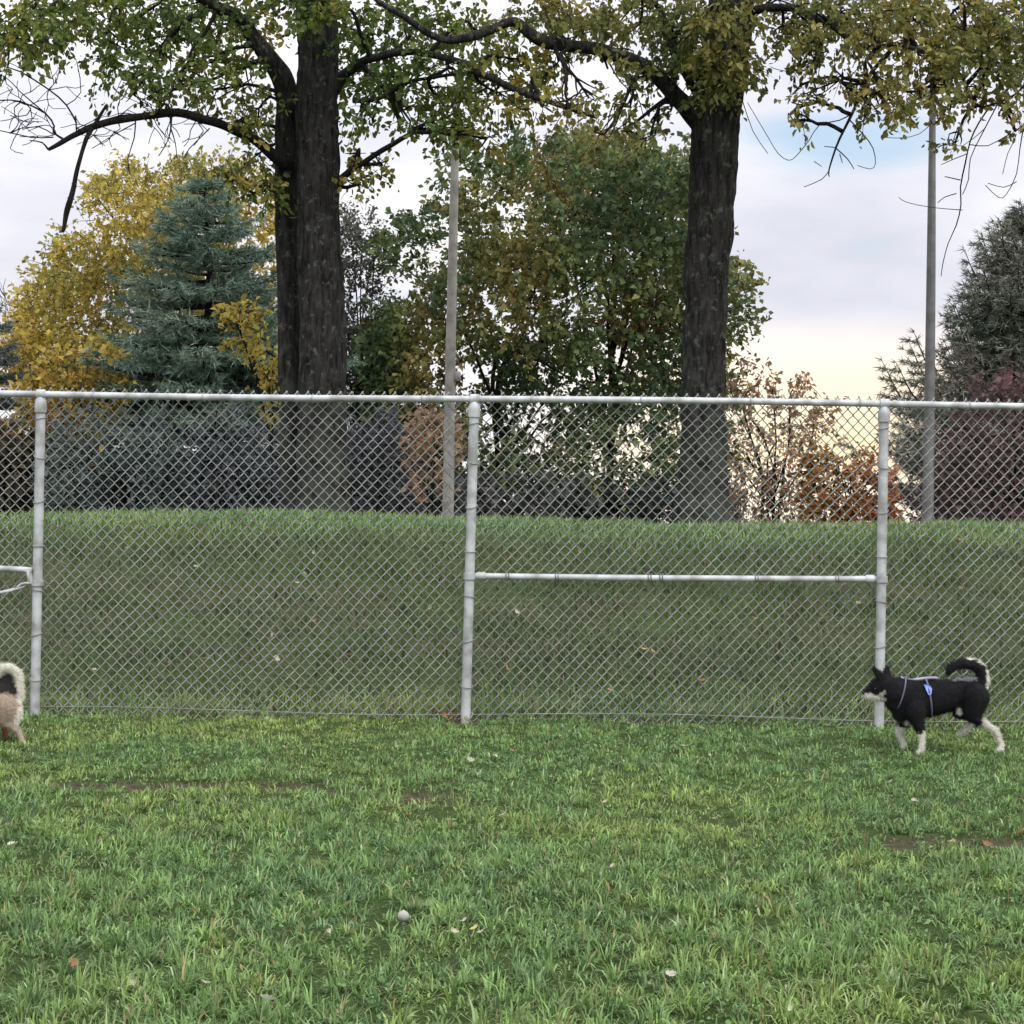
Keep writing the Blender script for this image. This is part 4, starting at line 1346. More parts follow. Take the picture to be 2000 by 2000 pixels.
pine('spruce_tree', 'dark conifer in deep shade behind the mesh below the blue-green pine', 215, 700, 1010, 230, 36.0,
     [(0.07, 0.1, 0.105), (0.1, 0.135, 0.14), (0.135, 0.17, 0.17)], n_whorl=13, per=9, seed=19, up=0.05, needle=0.22, low=0.04)
pine('spruce_tree', 'dark conifer in deep shade behind the foot of the twin-stemmed oak', 500, 690, 1010, 210, 36.5,
     [(0.075, 0.085, 0.1), (0.105, 0.118, 0.135), (0.14, 0.15, 0.165)], n_whorl=13, per=9, seed=23, up=0.05, needle=0.22, low=0.04)
bare_tree('bare_tree', 'leafless grey-brown tree at the far left edge', 25, 1010, 430, 42.0, 3, 0.45, 6)
bare_tree('bare_tree', 'leafless brown thicket stem below the grey pine boughs, far left', -10, 1010, 700, 31.0, 6, 0.6, 5, w=0.04)
# yellow sapling in front of the pine
outline_plant('yellow_sapling', 'small yellow-leaved sapling close against the left side of the twin-stemmed oak', 'sapling',
              [(445, 610), (470, 597), (500, 605), (512, 640), (545, 690), (550, 760), (545, 800), (515, 800), (520, 755), (505, 705), (470, 690), (448, 650)],
              25.0, 0.3, 85, 0.08, [(0.2, 0.21, 0.05), (0.36, 0.33, 0.06), (0.46, 0.38, 0.08), (0.36, 0.26, 0.06)], gap=0.3, gap_scale=0.3, tw=0.22, nl=8, seed=33, trunk_px=530, trunk_w=5, n_limbs=6)
# big green tree in the middle
outline_plant('ash_tree', 'broad green tree with sky showing through, behind the pale pole and the bronze oak', 'tree',
              [(735, 780), (725, 640), (745, 560), (740, 480), (790, 430), (815, 370), (870, 350), (880, 300), (935, 305), (950, 280), (985, 300), (1030, 262), (1065, 300), (1120, 275), (1180, 285), (1240, 270), (1290, 300), (1330, 290), (1360, 330), (1400, 500), (1440, 510), (1480, 590), (1450, 615), (1465, 680), (1510, 715), (1480, 745), (1420, 770), (1400, 900), (1400, 1000), (900, 1000), (880, 900), (820, 860), (760, 860)],
              36.0, 3.0, 4300, 0.12, [(0.055, 0.09, 0.042), (0.08, 0.125, 0.05), (0.11, 0.155, 0.054), (0.165, 0.18, 0.055), (0.25, 0.205, 0.06)], gap=0.52, gap_scale=0.55, seed=41, trunk_px=985, trunk_w=14, n_limbs=10, stems=2)
outline_plant('ash_tree', 'olive and rust treetop on the upper right of the broad green tree', 'tree',
              [(960, 330), (1000, 280), (1060, 270), (1130, 275), (1230, 275), (1300, 310), (1345, 340), (1345, 640), (1280, 700), (1180, 640), (1200, 480), (1080, 400)],
              38.5, 1.4, 1000, 0.11, [(0.11, 0.13, 0.045), (0.17, 0.165, 0.05), (0.24, 0.195, 0.06), (0.24, 0.14, 0.055)], gap=0.48, gap_scale=0.9, seed=46, trunk_px=1190, trunk_w=18, n_limbs=12)
# tan shrub by the pale pole
outline_plant('tan_shrub', 'tan and rust-leaved shrub just left of the pale pole behind the mesh', 'shrub',
              [(795, 850), (815, 822), (850, 810), (885, 830), (880, 900), (870, 960), (830, 950), (805, 900)],
              27.0, 0.35, 95, 0.09, [(0.24, 0.15, 0.09), (0.38, 0.24, 0.14), (0.3, 0.2, 0.11)], gap=0.3, gap_scale=0.4, seed=51, trunk_w=6, stems=2, n_limbs=4, tw=0.25)
# orange bushes right
outline_plant('orange_shrub', 'tall rust-orange bush beside the trunk of the bronze oak', 'shrub',
              [(1410, 800), (1425, 755), (1450, 720), (1480, 745), (1515, 722), (1545, 745), (1590, 752), (1610, 790), (1605, 830), (1580, 860), (1575, 920), (1600, 960), (1600, 1030), (1400, 1030), (1405, 900)],
              27.0, 0.8, 330, 0.075, [(0.14, 0.11, 0.065), (0.23, 0.15, 0.085), (0.33, 0.19, 0.1), (0.38, 0.24, 0.12)], gap=0.42, gap_scale=0.45, seed=55, trunk_w=8, stems=4, n_limbs=10, tw=0.3, aspect=0.5)
outline_plant('orange_shrub', 'low red and amber bush left of the third fence post', 'shrub',
              [(1570, 930), (1590, 880), (1625, 885), (1645, 920), (1675, 900), (1690, 878), (1710, 915), (1735, 930), (1745, 1030), (1570, 1030)],
              26.0, 0.5, 300, 0.075, [(0.14, 0.1, 0.03), (0.36, 0.17, 0.04), (0.42, 0.1, 0.04), (0.4, 0.26, 0.06)], gap=0.34, gap_scale=0.35, seed=58, trunk_w=6, stems=4, n_limbs=8, tw=0.22)
# right edge
pine('juniper_tree', 'dark grey-green conifer with a spiky top behind the grey pole at the right edge', 1990, 415, 1010, 262, 31.0,
     [(0.11, 0.13, 0.1), (0.155, 0.175, 0.135), (0.2, 0.2, 0.16), (0.23, 0.21, 0.175)], n_whorl=27, per=12, seed=61, up=0.75, needle=0.15, low=0.03, expo=0.8, irregular=0.25)
outline_plant('burgundy_shrub', 'burgundy-leaved shrub behind the mesh at the right edge', 'shrub',
              [(1810, 1030), (1800, 960), (1830, 880), (1880, 830), (1930, 760), (2000, 720), (2080, 740), (2150, 850), (2170, 1030)],
              25.0, 1.0, 620, 0.085, [(0.08, 0.06, 0.062), (0.115, 0.075, 0.078), (0.16, 0.082, 0.082), (0.13, 0.1, 0.09)], gap=0.3, gap_scale=0.5, seed=65, trunk_w=8, stems=4, n_limbs=8, tw=0.28)
for k, (ol, Yb, lab, cl) in enumerate((
        ([(95, 1030), (85, 900), (120, 820), (180, 800), (240, 825), (300, 810), (350, 870), (360, 1030)], 27.5, 'teal-green shrub behind the mesh right of the first post', [(0.07, 0.1, 0.095), (0.11, 0.145, 0.135), (0.15, 0.185, 0.165)]),
        ([(330, 1030), (325, 900), (380, 840), (450, 815), (520, 840), (560, 900), (565, 1030)], 28.0, 'blue-grey shrub behind the mesh just left of the twin-stemmed oak', [(0.07, 0.085, 0.1), (0.105, 0.12, 0.14), (0.14, 0.155, 0.17)]),
        ([(655, 1030), (660, 880), (700, 830), (750, 815), (800, 860), (820, 1030)], 28.5, 'purplish-grey shrub behind the mesh between the oak and the tan shrub', [(0.065, 0.065, 0.08), (0.095, 0.095, 0.115), (0.13, 0.125, 0.14)]))):
    outline_plant('yew_shrub', lab, 'shrub', ol, Yb, 0.9, 620, 0.075, cl, gap=0.36, gap_scale=0.45, seed=90 + k, trunk_w=6, stems=4, n_limbs=8, tw=0.28, aspect=0.4)
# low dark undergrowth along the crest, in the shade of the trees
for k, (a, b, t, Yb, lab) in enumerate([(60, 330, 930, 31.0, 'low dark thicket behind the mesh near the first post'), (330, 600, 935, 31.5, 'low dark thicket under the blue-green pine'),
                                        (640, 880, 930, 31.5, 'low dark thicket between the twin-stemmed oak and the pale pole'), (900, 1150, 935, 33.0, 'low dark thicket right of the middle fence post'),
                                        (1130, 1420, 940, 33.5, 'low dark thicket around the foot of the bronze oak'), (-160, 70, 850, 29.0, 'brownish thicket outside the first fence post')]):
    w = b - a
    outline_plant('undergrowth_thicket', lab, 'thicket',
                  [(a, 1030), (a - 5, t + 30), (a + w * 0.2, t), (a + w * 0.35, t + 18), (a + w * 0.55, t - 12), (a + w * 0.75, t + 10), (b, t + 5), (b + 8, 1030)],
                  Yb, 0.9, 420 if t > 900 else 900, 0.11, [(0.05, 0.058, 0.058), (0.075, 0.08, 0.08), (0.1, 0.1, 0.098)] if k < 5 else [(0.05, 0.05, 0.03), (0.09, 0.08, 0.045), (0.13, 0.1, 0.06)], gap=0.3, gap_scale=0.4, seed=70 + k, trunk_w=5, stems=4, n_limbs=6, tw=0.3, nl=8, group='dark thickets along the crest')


# ------------------------------------------------------------------ poles
def light_pole(label, pts, Y, mat, knob=None):
    base = at(pts[0][0], 1015, Y)
    root = empty('light_pole', base, label, 'pole')
    limb_obj('shaft', pts, Y, root, mat, 18, step=0.3, crooked=0)
    if knob:
        p = at(knob[0], knob[1], Y)
        mb = MB()
        mb.tube([(p.x, Y - 0.02, p.z - 0.06), (p.x, Y - 0.02, p.z - 0.05), (p.x, Y - 0.02, p.z + 0.05), (p.x, Y - 0.02, p.z + 0.06)], [0.02, 0.045, 0.045, 0.02], 10)
        mb.build('junction_box', mat, root)
    return root


light_pole('pale weathered pole beside the middle fence post', [(873, 1040, 22), (875, 1000, 22), (880, 700, 20), (886, 420, 17), (890, 250, 14), (892, 165, 12)], 24.0, M['pole'], (893, 735))
light_pole('grey pole standing clear against the sky, right of the third post', [(1810, 1040, 24), (1812, 1000, 23), (1816, 740, 20), (1819, 480, 17), (1821, 250, 13), (1822, 120, 12)], 24.0, M['pole_grey'], None)


# ------------------------------------------------------------------ dogs
def dog_color_mat():
    m, n, l, b = new_mat('fur')
    a = N(n, 'ShaderNodeAttribute', attribute_name='tint')
    tc = N(n, 'ShaderNodeTexCoord')
    nz = N(n, 'ShaderNodeTexNoise')
    nz.inputs['Scale'].default_value = 160
    nz.inputs['Detail'].default_value = 3
    l.new(tc.outputs['Object'], nz.inputs['Vector'])
    rp = ramp(n, [(0.3, (0.72,) * 3), (0.7, (1.25,) * 3)])
    l.new(nz.outputs[0], rp.inputs[0])
    l.new(mixc(n, l, 1.0, a.outputs['Color'], rp.outputs[0], 'MULTIPLY'), b.inputs['Base Color'])
    b.inputs['Roughness'].default_value = 0.75
    b.inputs['Specular IOR Level'].default_value = 0.25
    bp = N(n, 'ShaderNodeBump')
    bp.inputs['Distance'].default_value = 0.004
    l.new(nz.outputs[0], bp.inputs['Height'])
    l.new(bp.outputs[0], b.inputs['Normal'])
    return m


M['fur'] = dog_color_mat()
M['eye'] = plain_mat('dog_eye', (0.012, 0.008, 0.006), 0.15, 0.5)
M['nose'] = plain_mat('dog_nose', (0.012, 0.012, 0.012), 0.4, 0.4)
M['strap'] = plain_mat('harness_strap', (0.11, 0.105, 0.17), 0.7, 0.3)
M['back_strap'] = plain_mat('harness_back', (0.27, 0.26, 0.36), 0.7, 0.3)
M['blue_patch'] = plain_mat('harness_blue', (0.24, 0.34, 0.78), 0.6, 0.3)


def build_dog(name, label, chains, Y, feet_z, fur_len=0.012, eye=None, nose=None, voxel=0.0065):
    """chains: list of (colour, [(px, py, r_px, lateral_m, lateral_scale), ...]) in picture coordinates at distance Y."""
    balls = []
    for colr, pts in chains:
        W = []
        for p in pts:
            w = at(p[0], p[1], Y)
            lat = p[3] if len(p) > 3 else 0.0
            ls = p[4] if len(p) > 4 else 1.0
            W.append((w.x, Y + lat, w.z, p[2] * Y / F, ls))
        for i in range(len(W) - 1):
            a, b = np.array(W[i]), np.array(W[i + 1])
            n = max(2, int(np.linalg.norm(a[:3] - b[:3]) / (0.3 * min(a[3], b[3]))) + 1)
            for t in np.linspace(0, 1, n):
                balls.append((*(a * (1 - t) + b * t), *colr))
        if len(W) == 1:
            balls.append((*W[0], *colr))
    balls = np.array(balls)
    mb = MB()
    for b in balls:
        mb.ball(b[:3], (b[3], b[3] * b[4], b[3]), 12, 8)
    c0 = balls[:, :3].mean(0)
    tmp = mb.build('dog_tmp', M['fur'])
    md = tmp.modifiers.new('r', 'REMESH')
    md.mode = 'VOXEL'
    md.voxel_size = voxel
    sm = tmp.modifiers.new('s', 'SMOOTH')
    sm.factor = 0.5
    sm.iterations = 5
    dg = bpy.context.evaluated_depsgraph_get()
    dg.update()
    me = bpy.data.meshes.new_from_object(tmp.evaluated_get(dg))
    tmp_me = tmp.data
    bpy.data.objects.remove(tmp)
    bpy.data.meshes.remove(tmp_me)
    nv = len(me.vertices)
    co = np.empty(nv * 3, np.float32)
    me.vertices.foreach_get('co', co)
    co = co.reshape(-1, 3).astype(float)
    no = np.empty(nv * 3, np.float32)
    me.vertices.foreach_get('normal', no)
    no = no.reshape(-1, 3).astype(float)
    # colour of the nearest limb segment, with a soft irregular border
    jit = np.stack([vnoise(co + 3.1 * k, 0.012, 5 + k) - 0.5 for k in range(3)], 1) * 0.022
    C = np.empty((nv, 3))
    for s in range(0, nv, 4000):
        e = co[s:s + 4000] + jit[s:s + 4000]
        d = np.linalg.norm((e[:, None] - balls[None, :, :3]) / np.stack([np.ones(len(balls)), balls[:, 4], np.ones(len(balls))], 1)[None], axis=2) / balls[None, :, 3]
        C[s:s + 4000] = balls[d.argmin(1), 5:8]
    org = np.array([c0[0], Y, feet_z])
    me.vertices.foreach_set('co', (co - org).astype(np.float32).ravel())
    ca = me.color_attributes.new('tint', 'FLOAT_COLOR', 'POINT')
    ca.data.foreach_set('color', np.concatenate([C, np.ones((nv, 1))], 1).astype(np.float32).ravel())
    me.polygons.foreach_set('use_smooth', np.ones(len(me.polygons), bool))
    me.materials.clear()
    me.materials.append(M['fur'])
    root = empty(name, org, label, 'dog')
    body = bpy.data.objects.new('body', me)
    link(body, root)
    # short coat: fine hairs swept towards the tail
    k = 5
    idx = np.repeat(np.arange(nv), k)
    P = co[idx] + rng.normal(0, voxel * 0.5, (len(idx), 3))
    sweep = np.array([0.8, 0, -0.45])
    tang = sweep - no[idx] * (no[idx] @ sweep)[:, None]
    D = unit(tang + no[idx] * 0.45 + rng.normal(0, 0.25, P.shape))
    thin = np.clip(1.0 - np.abs(co[idx, 2] - feet_z) * 0 , 0, 1)
    L = fur_len * rng.uniform(0.5, 1.4, (len(idx), 1)) * (0.6 + 1.1 * vnoise(co[idx], 0.05, 9)[:, None]) * np.clip((co[idx, 2:3] - feet_z) / 0.14, 0.3, 1.0)
    S = unit(np.cross(D, no[idx])) * 0.0009
    V = np.stack([P - S - no[idx] * 0.002, P + S - no[idx] * 0.002, P + D * L], 1).reshape(-1, 3)
    q = np.arange(len(idx)) * 3
    CC = C[idx] * rng.uniform(0.7, 1.35, (len(idx), 1))
    o = mesh_np('fur_coat', V, [np.stack([q, q + 1, q + 2], 1)], M['fur'], root, np.repeat(CC, 3, 0))
    o['kind'] = 'stuff'
    for (px, py, r, lat) in eye or []:
        p = at(px, py, Y)
        mb = MB()
        mb.ball((p.x, Y + lat, p.z), r, 10, 8)
        mb.build('eye', M['eye'], root)
    if nose:
        p = at(nose[0], nose[1], Y)
        mb = MB()
        mb.ball((p.x, Y + nose[3], p.z), (nose[2], nose[2] * 1.1, nose[2] * 0.85), 10, 8)
        mb.build('nose', M['nose'], root)
    return root


BLK, WHT, GRY = (0.01, 0.01, 0.012), (0.68, 0.66, 0.58), (0.2, 0.2, 0.2)


def black_dog():
    Y = 10.1
    gz = float(ground_h(np.array([2.1]), np.array([Y]))[0])
    near, far = -0.055, 0.055
    ch = [
        # trunk of the body
        (BLK, [(1774, 1366, 32, 0, .72), (1792, 1367, 36, 0, .74), (1820, 1363, 35, 0, .76), (1850, 1358, 31, 0, .76), (1878, 1355, 29, 0, .78), (1898, 1354, 28, 0, .78)]),
        (BLK, [(1765, 1375, 28, 0, .75), (1760, 1392, 18, 0, .8)]),
        # neck and ruff
        (BLK, [(1775, 1355, 30, 0, .8), (1752, 1352, 29, 0, .85), (1738, 1346, 23, 0, .9)]),
        (BLK, [(1748, 1370, 20, 0, .9), (1742, 1362, 18, 0, .9)]),
        # head
        (BLK, [(1728, 1341, 20, 0, .95), (1716, 1343, 17, 0, .9), (1706, 1346, 10, 0, .85), (1696, 1349, 6.5, 0, .85), (1690, 1351, 5, 0, .85)]),
        (WHT, [(1730, 1360, 8, 0, 1.6), (1714, 1360, 8.5, 0, 1.35), (1702, 1359, 7.5, 0, 1.15), (1692, 1358.5, 6, 0, 1.05)]),
        (WHT, [(1724, 1349, 4.5, -.036, 1), (1718, 1353, 5, -.03, 1)]), (WHT, [(1724, 1349, 4.5, .036, 1), (1718, 1353, 5, .03, 1)]),
        # ears
        (BLK, [(1723, 1329, 11, -.02, .6), (1715, 1318, 8.5, -.024, .5), (1707, 1308, 5, -.027, .5), (1702, 1301, 2.5, -.028, .5)]),
        (BLK, [(1732, 1328, 11, .025, .6), (1733, 1317, 8, .032, .5), (1734, 1307, 4.5, .036, .5), (1735, 1301, 2.5, .038, .5)]),
        # tail carried in a curl over the back
        (BLK, [(1912, 1340, 11), (1917, 1322, 10), (1913, 1306, 10), (1900, 1298, 10), (1880, 1295, 9.5), (1864, 1300, 8), (1853, 1308, 6), (1850, 1316, 3.5)]),
        (WHT, [(1922, 1342, 5), (1926, 1324, 5.5), (1921, 1304, 5), (1906, 1291, 4.5), (1888, 1287, 3)]),
        (GRY, [(1862, 1329, 5, 0, 2), (1882, 1326, 6, 0, 2), (1900, 1326, 6, 0, 2)]),
        (WHT, [(1921, 1352, 5, 0, 1.6), (1922, 1362, 5, 0, 1.4)]),
        # near foreleg, weight on it
        (BLK, [(1782, 1382, 20, near, .7), (1787, 1405, 13, near, .8), (1793, 1422, 9, near, .9)]),
        (WHT, [(1794, 1428, 7.5, near), (1796, 1444, 6, near), (1795, 1460, 6, near), (1791, 1468, 6.5, near, .9), (1786, 1470, 5, near, .9)]),
        # far foreleg, folded at the wrist
        (BLK, [(1776, 1388, 17, far, .7), (1773, 1408, 11, far, .8), (1768, 1419, 8, far, .9)]),
        (WHT, [(1765, 1424, 7, far), (1758, 1434, 6, far), (1764, 1447, 5.5, far), (1769, 1457, 5.5, far), (1767, 1463, 4.5, far)]),
        # near hind leg stretched behind
        (BLK, [(1900, 1359, 26, near, .72), (1895, 1378, 21, near, .75), (1893, 1394, 13, near, .85), (1903, 1402, 9, near)]),
        (WHT, [(1912, 1406, 7.5, near), (1927, 1417, 6, near), (1938, 1424, 6, near), (1944, 1438, 5.2, near), (1950, 1452, 5.5, near), (1949, 1460, 5.8, near), (1943, 1463, 4.8, near)]),
        (BLK, [(1955, 1455, 3.5, near)]),
        # far hind leg swung forward
        (BLK, [(1896, 1361, 24, far, .72), (1880, 1382, 18, far, .8), (1876, 1394, 12, far, .85), (1894, 1401, 8, far), (1911, 1408, 7, far), (1910, 1416, 6, far)]),
        (WHT, [(1903, 1414, 5.8, far), (1895, 1424, 5.8, far), (1886, 1433, 6, far), (1879, 1437, 5.5, far)]),
        (WHT, [(1866, 1380, 3.5, -.05, .6), (1868, 1388, 4, -.045, .6)]),
        # belly and chest fur
        (WHT, [(1764, 1402, 7, 0, 1.2), (1770, 1410, 6, 0, 1.2)]),
    ]
    root = build_dog('dog', 'black and white husky-type dog in a harness trotting past the third fence post', ch, Y, gz,
                     eye=[(1707, 1344, 0.0065, -.036), (1707, 1344, 0.0065, .036)], nose=(1686.5, 1353, 0.011, 0))
    # harness
    def loop(cx, cy, rx, ry_m, rz, tilt, wd, name, mat, seg=(0, 2 * np.pi)):
        c = at(cx, cy, Y)
        a = np.linspace(*seg, 40)
        px2m = Y / F
        V, Fq = [], []
        for i, t in enumerate(a):
            s, u = math.sin(t), math.cos(t)
            for w in (-wd, wd):
                V.append((c.x + w * px2m + tilt * u * px2m, Y + ry_m * s, c.z + rz * px2m * u))
        V = np.array(V)
        # give the strap thickness
        ctr = np.array([c.x, Y, c.z])
        inn = ctr + (V - ctr) * np.array([1, 0.95, 0.96])
        n = len(a)
        for i in range(n - 1):
            p = 2 * i
            Fq += [(p, p + 1, p + 3, p + 2), (2 * n + p, 2 * n + p + 2, 2 * n + p + 3, 2 * n + p + 1), (p, p + 2, 2 * n + p + 2, 2 * n + p), (p + 1, 2 * n + p + 1, 2 * n + p + 3, p + 3)]
        return mesh_np(name, np.concatenate([V, inn]), [np.array(Fq)], mat, root, smooth=True)
    h = loop(1812, 1363.5, 0, 0.079, 39.5, -6, 1.7, 'girth_strap', M['strap'])
    loop(1758, 1355, 0, 0.075, 34, 9, 1.6, 'neck_strap', M['strap'])
    # back strap: a thick ribbon lying along the spine
    P = []
    for px, py in ((1758, 1322.5), (1770, 1327), (1785, 1328), (1800, 1326), (1815, 1324.5), (1830, 1324.5)):
        w = at(px, py, Y)
        P.append((w.x, Y, w.z))
    P = catmull(P, 0.01)
    V = np.concatenate([P + np.array([0, -.018, -.002]), P + np.array([0, .018, -.002]), P + np.array([0, .015, .007]), P + np.array([0, -.015, .007])])
    n = len(P)
    i = np.arange(n - 1)
    Q = np.concatenate([np.stack([a * n + i, a * n + i + 1, b * n + i + 1, b * n + i], 1) for a, b in ((0, 1), (1, 2), (2, 3), (3, 0))])
    mesh_np('back_strap', V, [Q], M['back_strap'], root)
    # blue patch on the shoulder side of the girth
    c = at(1808, 1343, Y)
    s = Y / F
    yy = Y - 0.0745
    o = [(-8, 8), (2, 9), (7, 2), (5, -9), (0, -11), (-3, -5)]
    fr = [(c.x + x * s, yy + 0.024 * max(0, z) / 9 - 0.002 * (z < 0), c.z + z * s) for x, z in o]
    bk = [(x, y + 0.008, z) for x, y, z in fr]
    V = np.array(fr + bk)
    k = len(o)
    tri = [(0, i, i + 1) for i in range(1, k - 1)] + [(k, k + i + 1, k + i) for i in range(1, k - 1)]
    qd = [(i, (i + 1) % k, k + (i + 1) % k, k + i) for i in range(k)]
    mesh_np('harness_patch', V, [np.array(tri), np.array(qd)], M['blue_patch'], root)


TAN, CRM, RED, SAD = (0.44, 0.35, 0.27), (0.72, 0.69, 0.6), (0.3, 0.14, 0.09), (0.03, 0.028, 0.026)


def tan_dog():
    Y = 10.0
    gz = float(ground_h(np.array([-2.7]), np.array([Y]))[0])
    near, far = -0.06, 0.06
    ch = [
        (TAN, [(-165, 1385, 40, 0, .74), (-140, 1386, 43, 0, .74), (-100, 1382, 42, 0, .76), (-50, 1380, 37, 0, .78), (-15, 1378, 37, 0, .8), (6, 1374, 31, 0, .82)]),
        (SAD, [(-150, 1358, 26, 0, 1.1), (-100, 1355, 25, 0, 1.15), (-50, 1353, 22, 0, 1.2), (-10, 1350, 21, 0, 1.2), (12, 1352, 20, 0, 1.15)]),
        (TAN, [(-165, 1370, 32, 0, .8), (-190, 1358, 28, 0, .85), (-205, 1345, 24, 0, .9)]),
        (TAN, [(-215, 1338, 22, 0, .95), (-228, 1340, 17, 0, .9), (-240, 1345, 11, 0, .85), (-252, 1349, 8, 0, .85)]),
        (CRM, [(-215, 1356, 8, 0, 1.1), (-235, 1357, 7.5, 0, 1), (-252, 1357, 5.5, 0, .9)]),
        (SAD, [(-220, 1325, 9, -.022, .6), (-227, 1314, 7, -.027, .5), (-233, 1303, 3, -.03, .5)]),
        (SAD, [(-212, 1325, 9, .025, .6), (-213, 1312, 6.5, .032, .5), (-214, 1302, 3, .036, .5)]),
        # thick pale tail curled over the back
        (CRM, [(36, 1366, 8), (38, 1350, 7.5), (37, 1330, 7.5), (31, 1312, 8), (19, 1303, 8), (5, 1304, 8), (-6, 1312, 7.5), (-12, 1324, 6), (-10, 1334, 4)]),
        (SAD, [(16, 1326, 9, .014), (8, 1332, 12, .014), (20, 1338, 10, .012), (4, 1346, 14, 0)]), ((0.16, 0.14, 0.13), [(-10, 1362, 20, 0, 1.25), (8, 1360, 18, 0, 1.3), (18, 1358, 14, 0, 1.3)]),
        # rump and near hind leg
        (TAN, [(12, 1378, 27, near, .68), (14, 1393, 20, near, .72), (14, 1406, 12, near, .85), (27, 1413, 8.5, near)]),
        (CRM, [(37, 1372, 8, near * .6), (40, 1386, 8, near * .9), (38, 1400, 7, near), (34, 1411, 6, near)]),
        (TAN, [(31, 1416, 8, near), (41, 1424, 7, near), (47, 1438, 6, near), (50, 1448, 6.5, near), (46, 1454, 6.5, near), (40, 1456, 5.5, near)]),
        # far hind leg
        (TAN, [(2, 1382, 28, far, .7), (-6, 1400, 19, far, .8), (-4, 1410, 13, far, .9)]),
        (RED, [(4, 1424, 8, far), (5, 1436, 7, far), (3, 1448, 6.5, far), (1, 1455, 6.5, far), (-5, 1457, 5.5, far)]),
        # forelegs
        (TAN, [(-150, 1398, 24, near, .7), (-150, 1420, 15, near, .8), (-152, 1436, 9, near), (-154, 1452, 7.5, near), (-158, 1460, 7, near), (-164, 1462, 5.5, near)]),
        (RED, [(-145, 1398, 20, far, .7), (-135, 1420, 13, far, .8), (-132, 1436, 9, far), (-122, 1450, 7.5, far), (-126, 1456, 7, far), (-132, 1458, 5.5, far)]),
        (CRM, [(-178, 1392, 16, 0, 1), (-172, 1408, 13, 0, 1.1)]),
    ]
    build_dog('dog', 'tan dog with a curled cream tail, cut off by the left edge', ch, Y, gz,
              eye=[(-238, 1341, 0.0065, -.036), (-238, 1341, 0.0065, .036)], nose=(-258, 1350, 0.011, 0), fur_len=0.014)


black_dog()
tan_dog()


# ------------------------------------------------------------------ fallen leaves and small things on the lawn
def leaf_mesh_data(name, colr, curl):
    n = 9
    me = bpy.data.meshes.new(name)
    bm = bmesh.new()
    prof = [(0, 0), (.18, .26), (.3, .2), (.45, .36), (.58, .24), (.72, .3), (.85, .14), (1, 0)]
    top, botm, midv = [], [], []
    for x, w in prof:
        z = curl * (x - .5) ** 2
        top.append(bm.verts.new((x - .5, w, z + curl * .8 * w * w + .05)))
        botm.append(bm.verts.new((x - .5, -w * .92, z + curl * .9 * w * w + .05)))
        midv.append(bm.verts.new((x - .5, 0, z)))
    for i in range(len(prof) - 1):
        for A in ((midv, top), (botm, midv)):
            try:
                bm.faces.new((A[0][i], A[0][i + 1], A[1][i + 1], A[1][i]))
            except ValueError:
                pass
    st = [bm.verts.new(v) for v in ((-.5, .012, .0), (-.5, -.012, .0), (-.82, -.01, .06), (-.82, .01, .06))]
    bm.faces.new(st)
    bmesh.ops.remove_doubles(bm, verts=bm.verts, dist=1e-4)
    bm.to_mesh(me)
    bm.free()
    a = me.color_attributes.new('tint', 'FLOAT_COLOR', 'POINT')
    a.data.foreach_set('color', np.tile(np.array([*colr, 1.0], np.float32), len(me.vertices)))
    me.materials.append(M['dry_leaf'])
    return me


LM = [leaf_mesh_data('fallen_leaf', c, k) for c, k in (((0.5, 0.48, 0.38), .8), ((0.4, 0.37, 0.28), 1.1), ((0.36, 0.27, 0.13), .9), ((0.24, 0.14, 0.075), 1.2), ((0.42, 0.36, 0.14), .7))]


def fallen(px, py, kind, size, label, group):
    p = ground_at(px, py)
    o = bpy.data.objects.new('fallen_leaf', LM[kind])
    link(o)
    o.location = p + Vector((0, 0, 0.028 if p.y < 11.3 else 0.045))
    o.rotation_euler = (rng.normal(0, .45), rng.normal(0, .45), rng.uniform(0, 6.28))
    o.scale = (size, size * rng.uniform(.8, 1.1), size)
    names = ('cream', 'buff', 'ochre', 'rusty', 'yellow')
    if group in ('fallen leaves on the lawn', 'fallen leaves on the bank'):
        bx = [posts[i][0].x for i in (1, 2, 3)]
        q = sum(p.x > b for b in bx)
        where = ('outside the first post', 'between first and middle posts', 'between middle and third posts', 'beyond the third post')[q]
        if group.endswith('lawn'):
            band = 'close to the fence' if p.y > 9.6 else ('far down in front' if p.y < 7 else 'midway down')
            label = '%s fallen leaf on the lawn, %s, %s' % (names[kind], band, where)
        else:
            band = 'near its crest' if p.y > 15.5 else ('at its foot' if p.y < 13 else 'halfway up')
            label = '%s fallen leaf on the bank, %s, seen %s' % (names[kind], band, where)
    tag(o, label, 'leaf', group)


lawn_leaves = [(520, 1418, 0, .05), (25, 1666, 0, .06), (87, 1590, 1, .04), (522, 1972, 0, .045), (402, 1940, 1, .03), (259, 1940, 1, .03), (13, 1628, 1, .035), (1340, 1469, 0, .06), (966, 1489, 0, .045), (919, 1496, 1, .045),
               (1193, 1712, 1, .05), (1312, 1922, 0, .04), (1185, 1578, 1, .035), (983, 1606, 1, .045), (1205, 1503, 0, .04), (1099, 1594, 0, .035), (1371, 1433, 0, .04), (1737, 1540, 0, .035), (1784, 1577, 1, .035),
               (1398, 1612, 1, .035), (1543, 1990, 0, .03), (1003, 1480, 3, .05), (145, 1905, 3, .045), (1500, 1500, 2, .04), (1385, 1487, 1, .03), (640, 1838, 1, .03), (1860, 1660, 2, .05), (1930, 1665, 3, .05), (1990, 1640, 2, .05), (760, 1600, 2, .05), (795, 1606, 2, .05)]
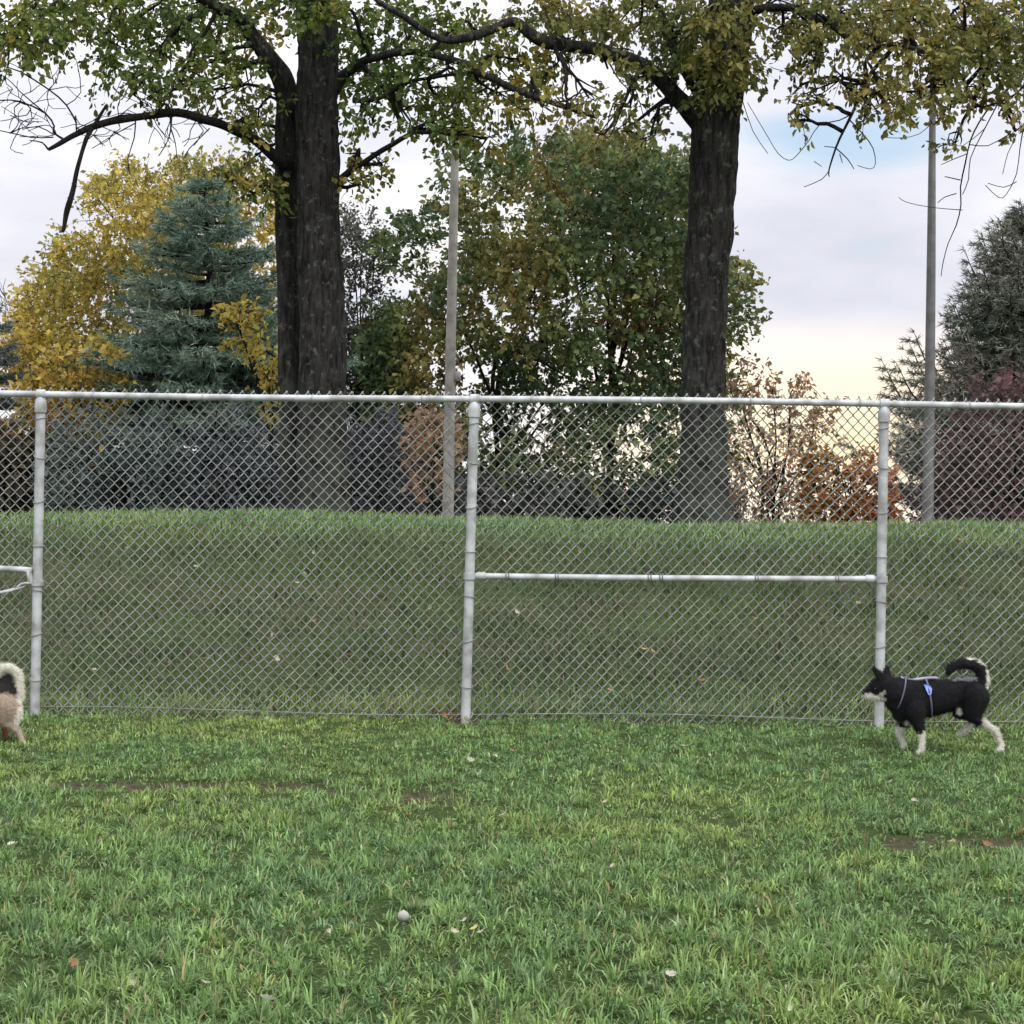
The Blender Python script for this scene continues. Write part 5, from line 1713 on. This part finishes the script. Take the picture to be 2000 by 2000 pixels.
for a in lawn_leaves:
    fallen(*a, 'small pale or rusty fallen leaf lying on the mown lawn', 'fallen leaves on the lawn')
bank_leaves = [(408, 1014), (590, 1035), (250, 1081), (383, 1118), (611, 1091), (596, 1137), (180, 1325), (406, 1300), (540, 1304), (532, 1257), (578, 1150), (1035, 1186), (990, 1321), (1010, 1209), (1590, 1103), (1874, 1066), (1679, 1192), (1185, 1030), (1190, 1365), (840, 1200)]
bank_leaves += [(rng.uniform(60, 1990), rng.uniform(1030, 1390)) for _ in range(20)]
for k, (a, b) in enumerate(bank_leaves):
    fallen(a, b, 1 if k < 12 else int(rng.choice([1, 2, 3, 3, 3])), rng.uniform(.045, .08), 'fallen leaf lying on the grassy bank behind the mesh', 'fallen leaves on the bank')
for dx, dy, k, s, lab in ((0, 0, 4, .04, 'yellow leaf of the small heap low in the middle of the lawn'), (-22, -14, 1, .038, 'buff leaf behind the yellow one in the small lawn heap'), (-36, 8, 1, .042, 'buff leaf left of the yellow one in the small lawn heap'), (16, 6, 1, .032, 'small buff leaf right of the yellow one in the lawn heap')):
    fallen(925 + dx, 1832 + dy, k, s, lab, 'little heap of curled leaves')
for dx, dy in ((-28, -2), (-16, -10), (-6, -3), (-38, 3), (-22, 6), (6, 8), (16, 4), (-45, -4), (-12, 10)):
    fallen(905 + dx, 1408 + dy, 3 if dx < 0 else 0, .06, 'brown or pale dead leaf gathered at the foot of the middle fence post', 'dead leaves at the middle post')

# small white puffball
def puffball():
    p = ground_at(788, 1806)
    root = empty('mushroom', p, 'small round white mushroom standing in the lawn', 'mushroom')
    mb = MB()
    c = np.array([p.x, p.y, p.z + 0.03])
    th = np.linspace(0, 1, 9)
    q = np.stack([np.full(9, c[0]), np.full(9, c[1]), c[2] - 0.018 + 0.036 * th], 1)
    mb.tube(q, 0.018 * np.sqrt(np.clip(1 - (2 * th - 0.85) ** 2, 0.02, 1)), 18, ridge=0.12, seed=4)
    mb.build('cap', plain_mat('mushroom_white', (0.36, 0.36, 0.32), 0.85), root)
    mb = MB()
    mb.tube([(c[0], c[1], p.z - 0.02), (c[0], c[1], c[2] - 0.012)], [0.011, 0.008], 10)
    mb.build('stem', bpy.data.materials['mushroom_white'], root)


puffball()
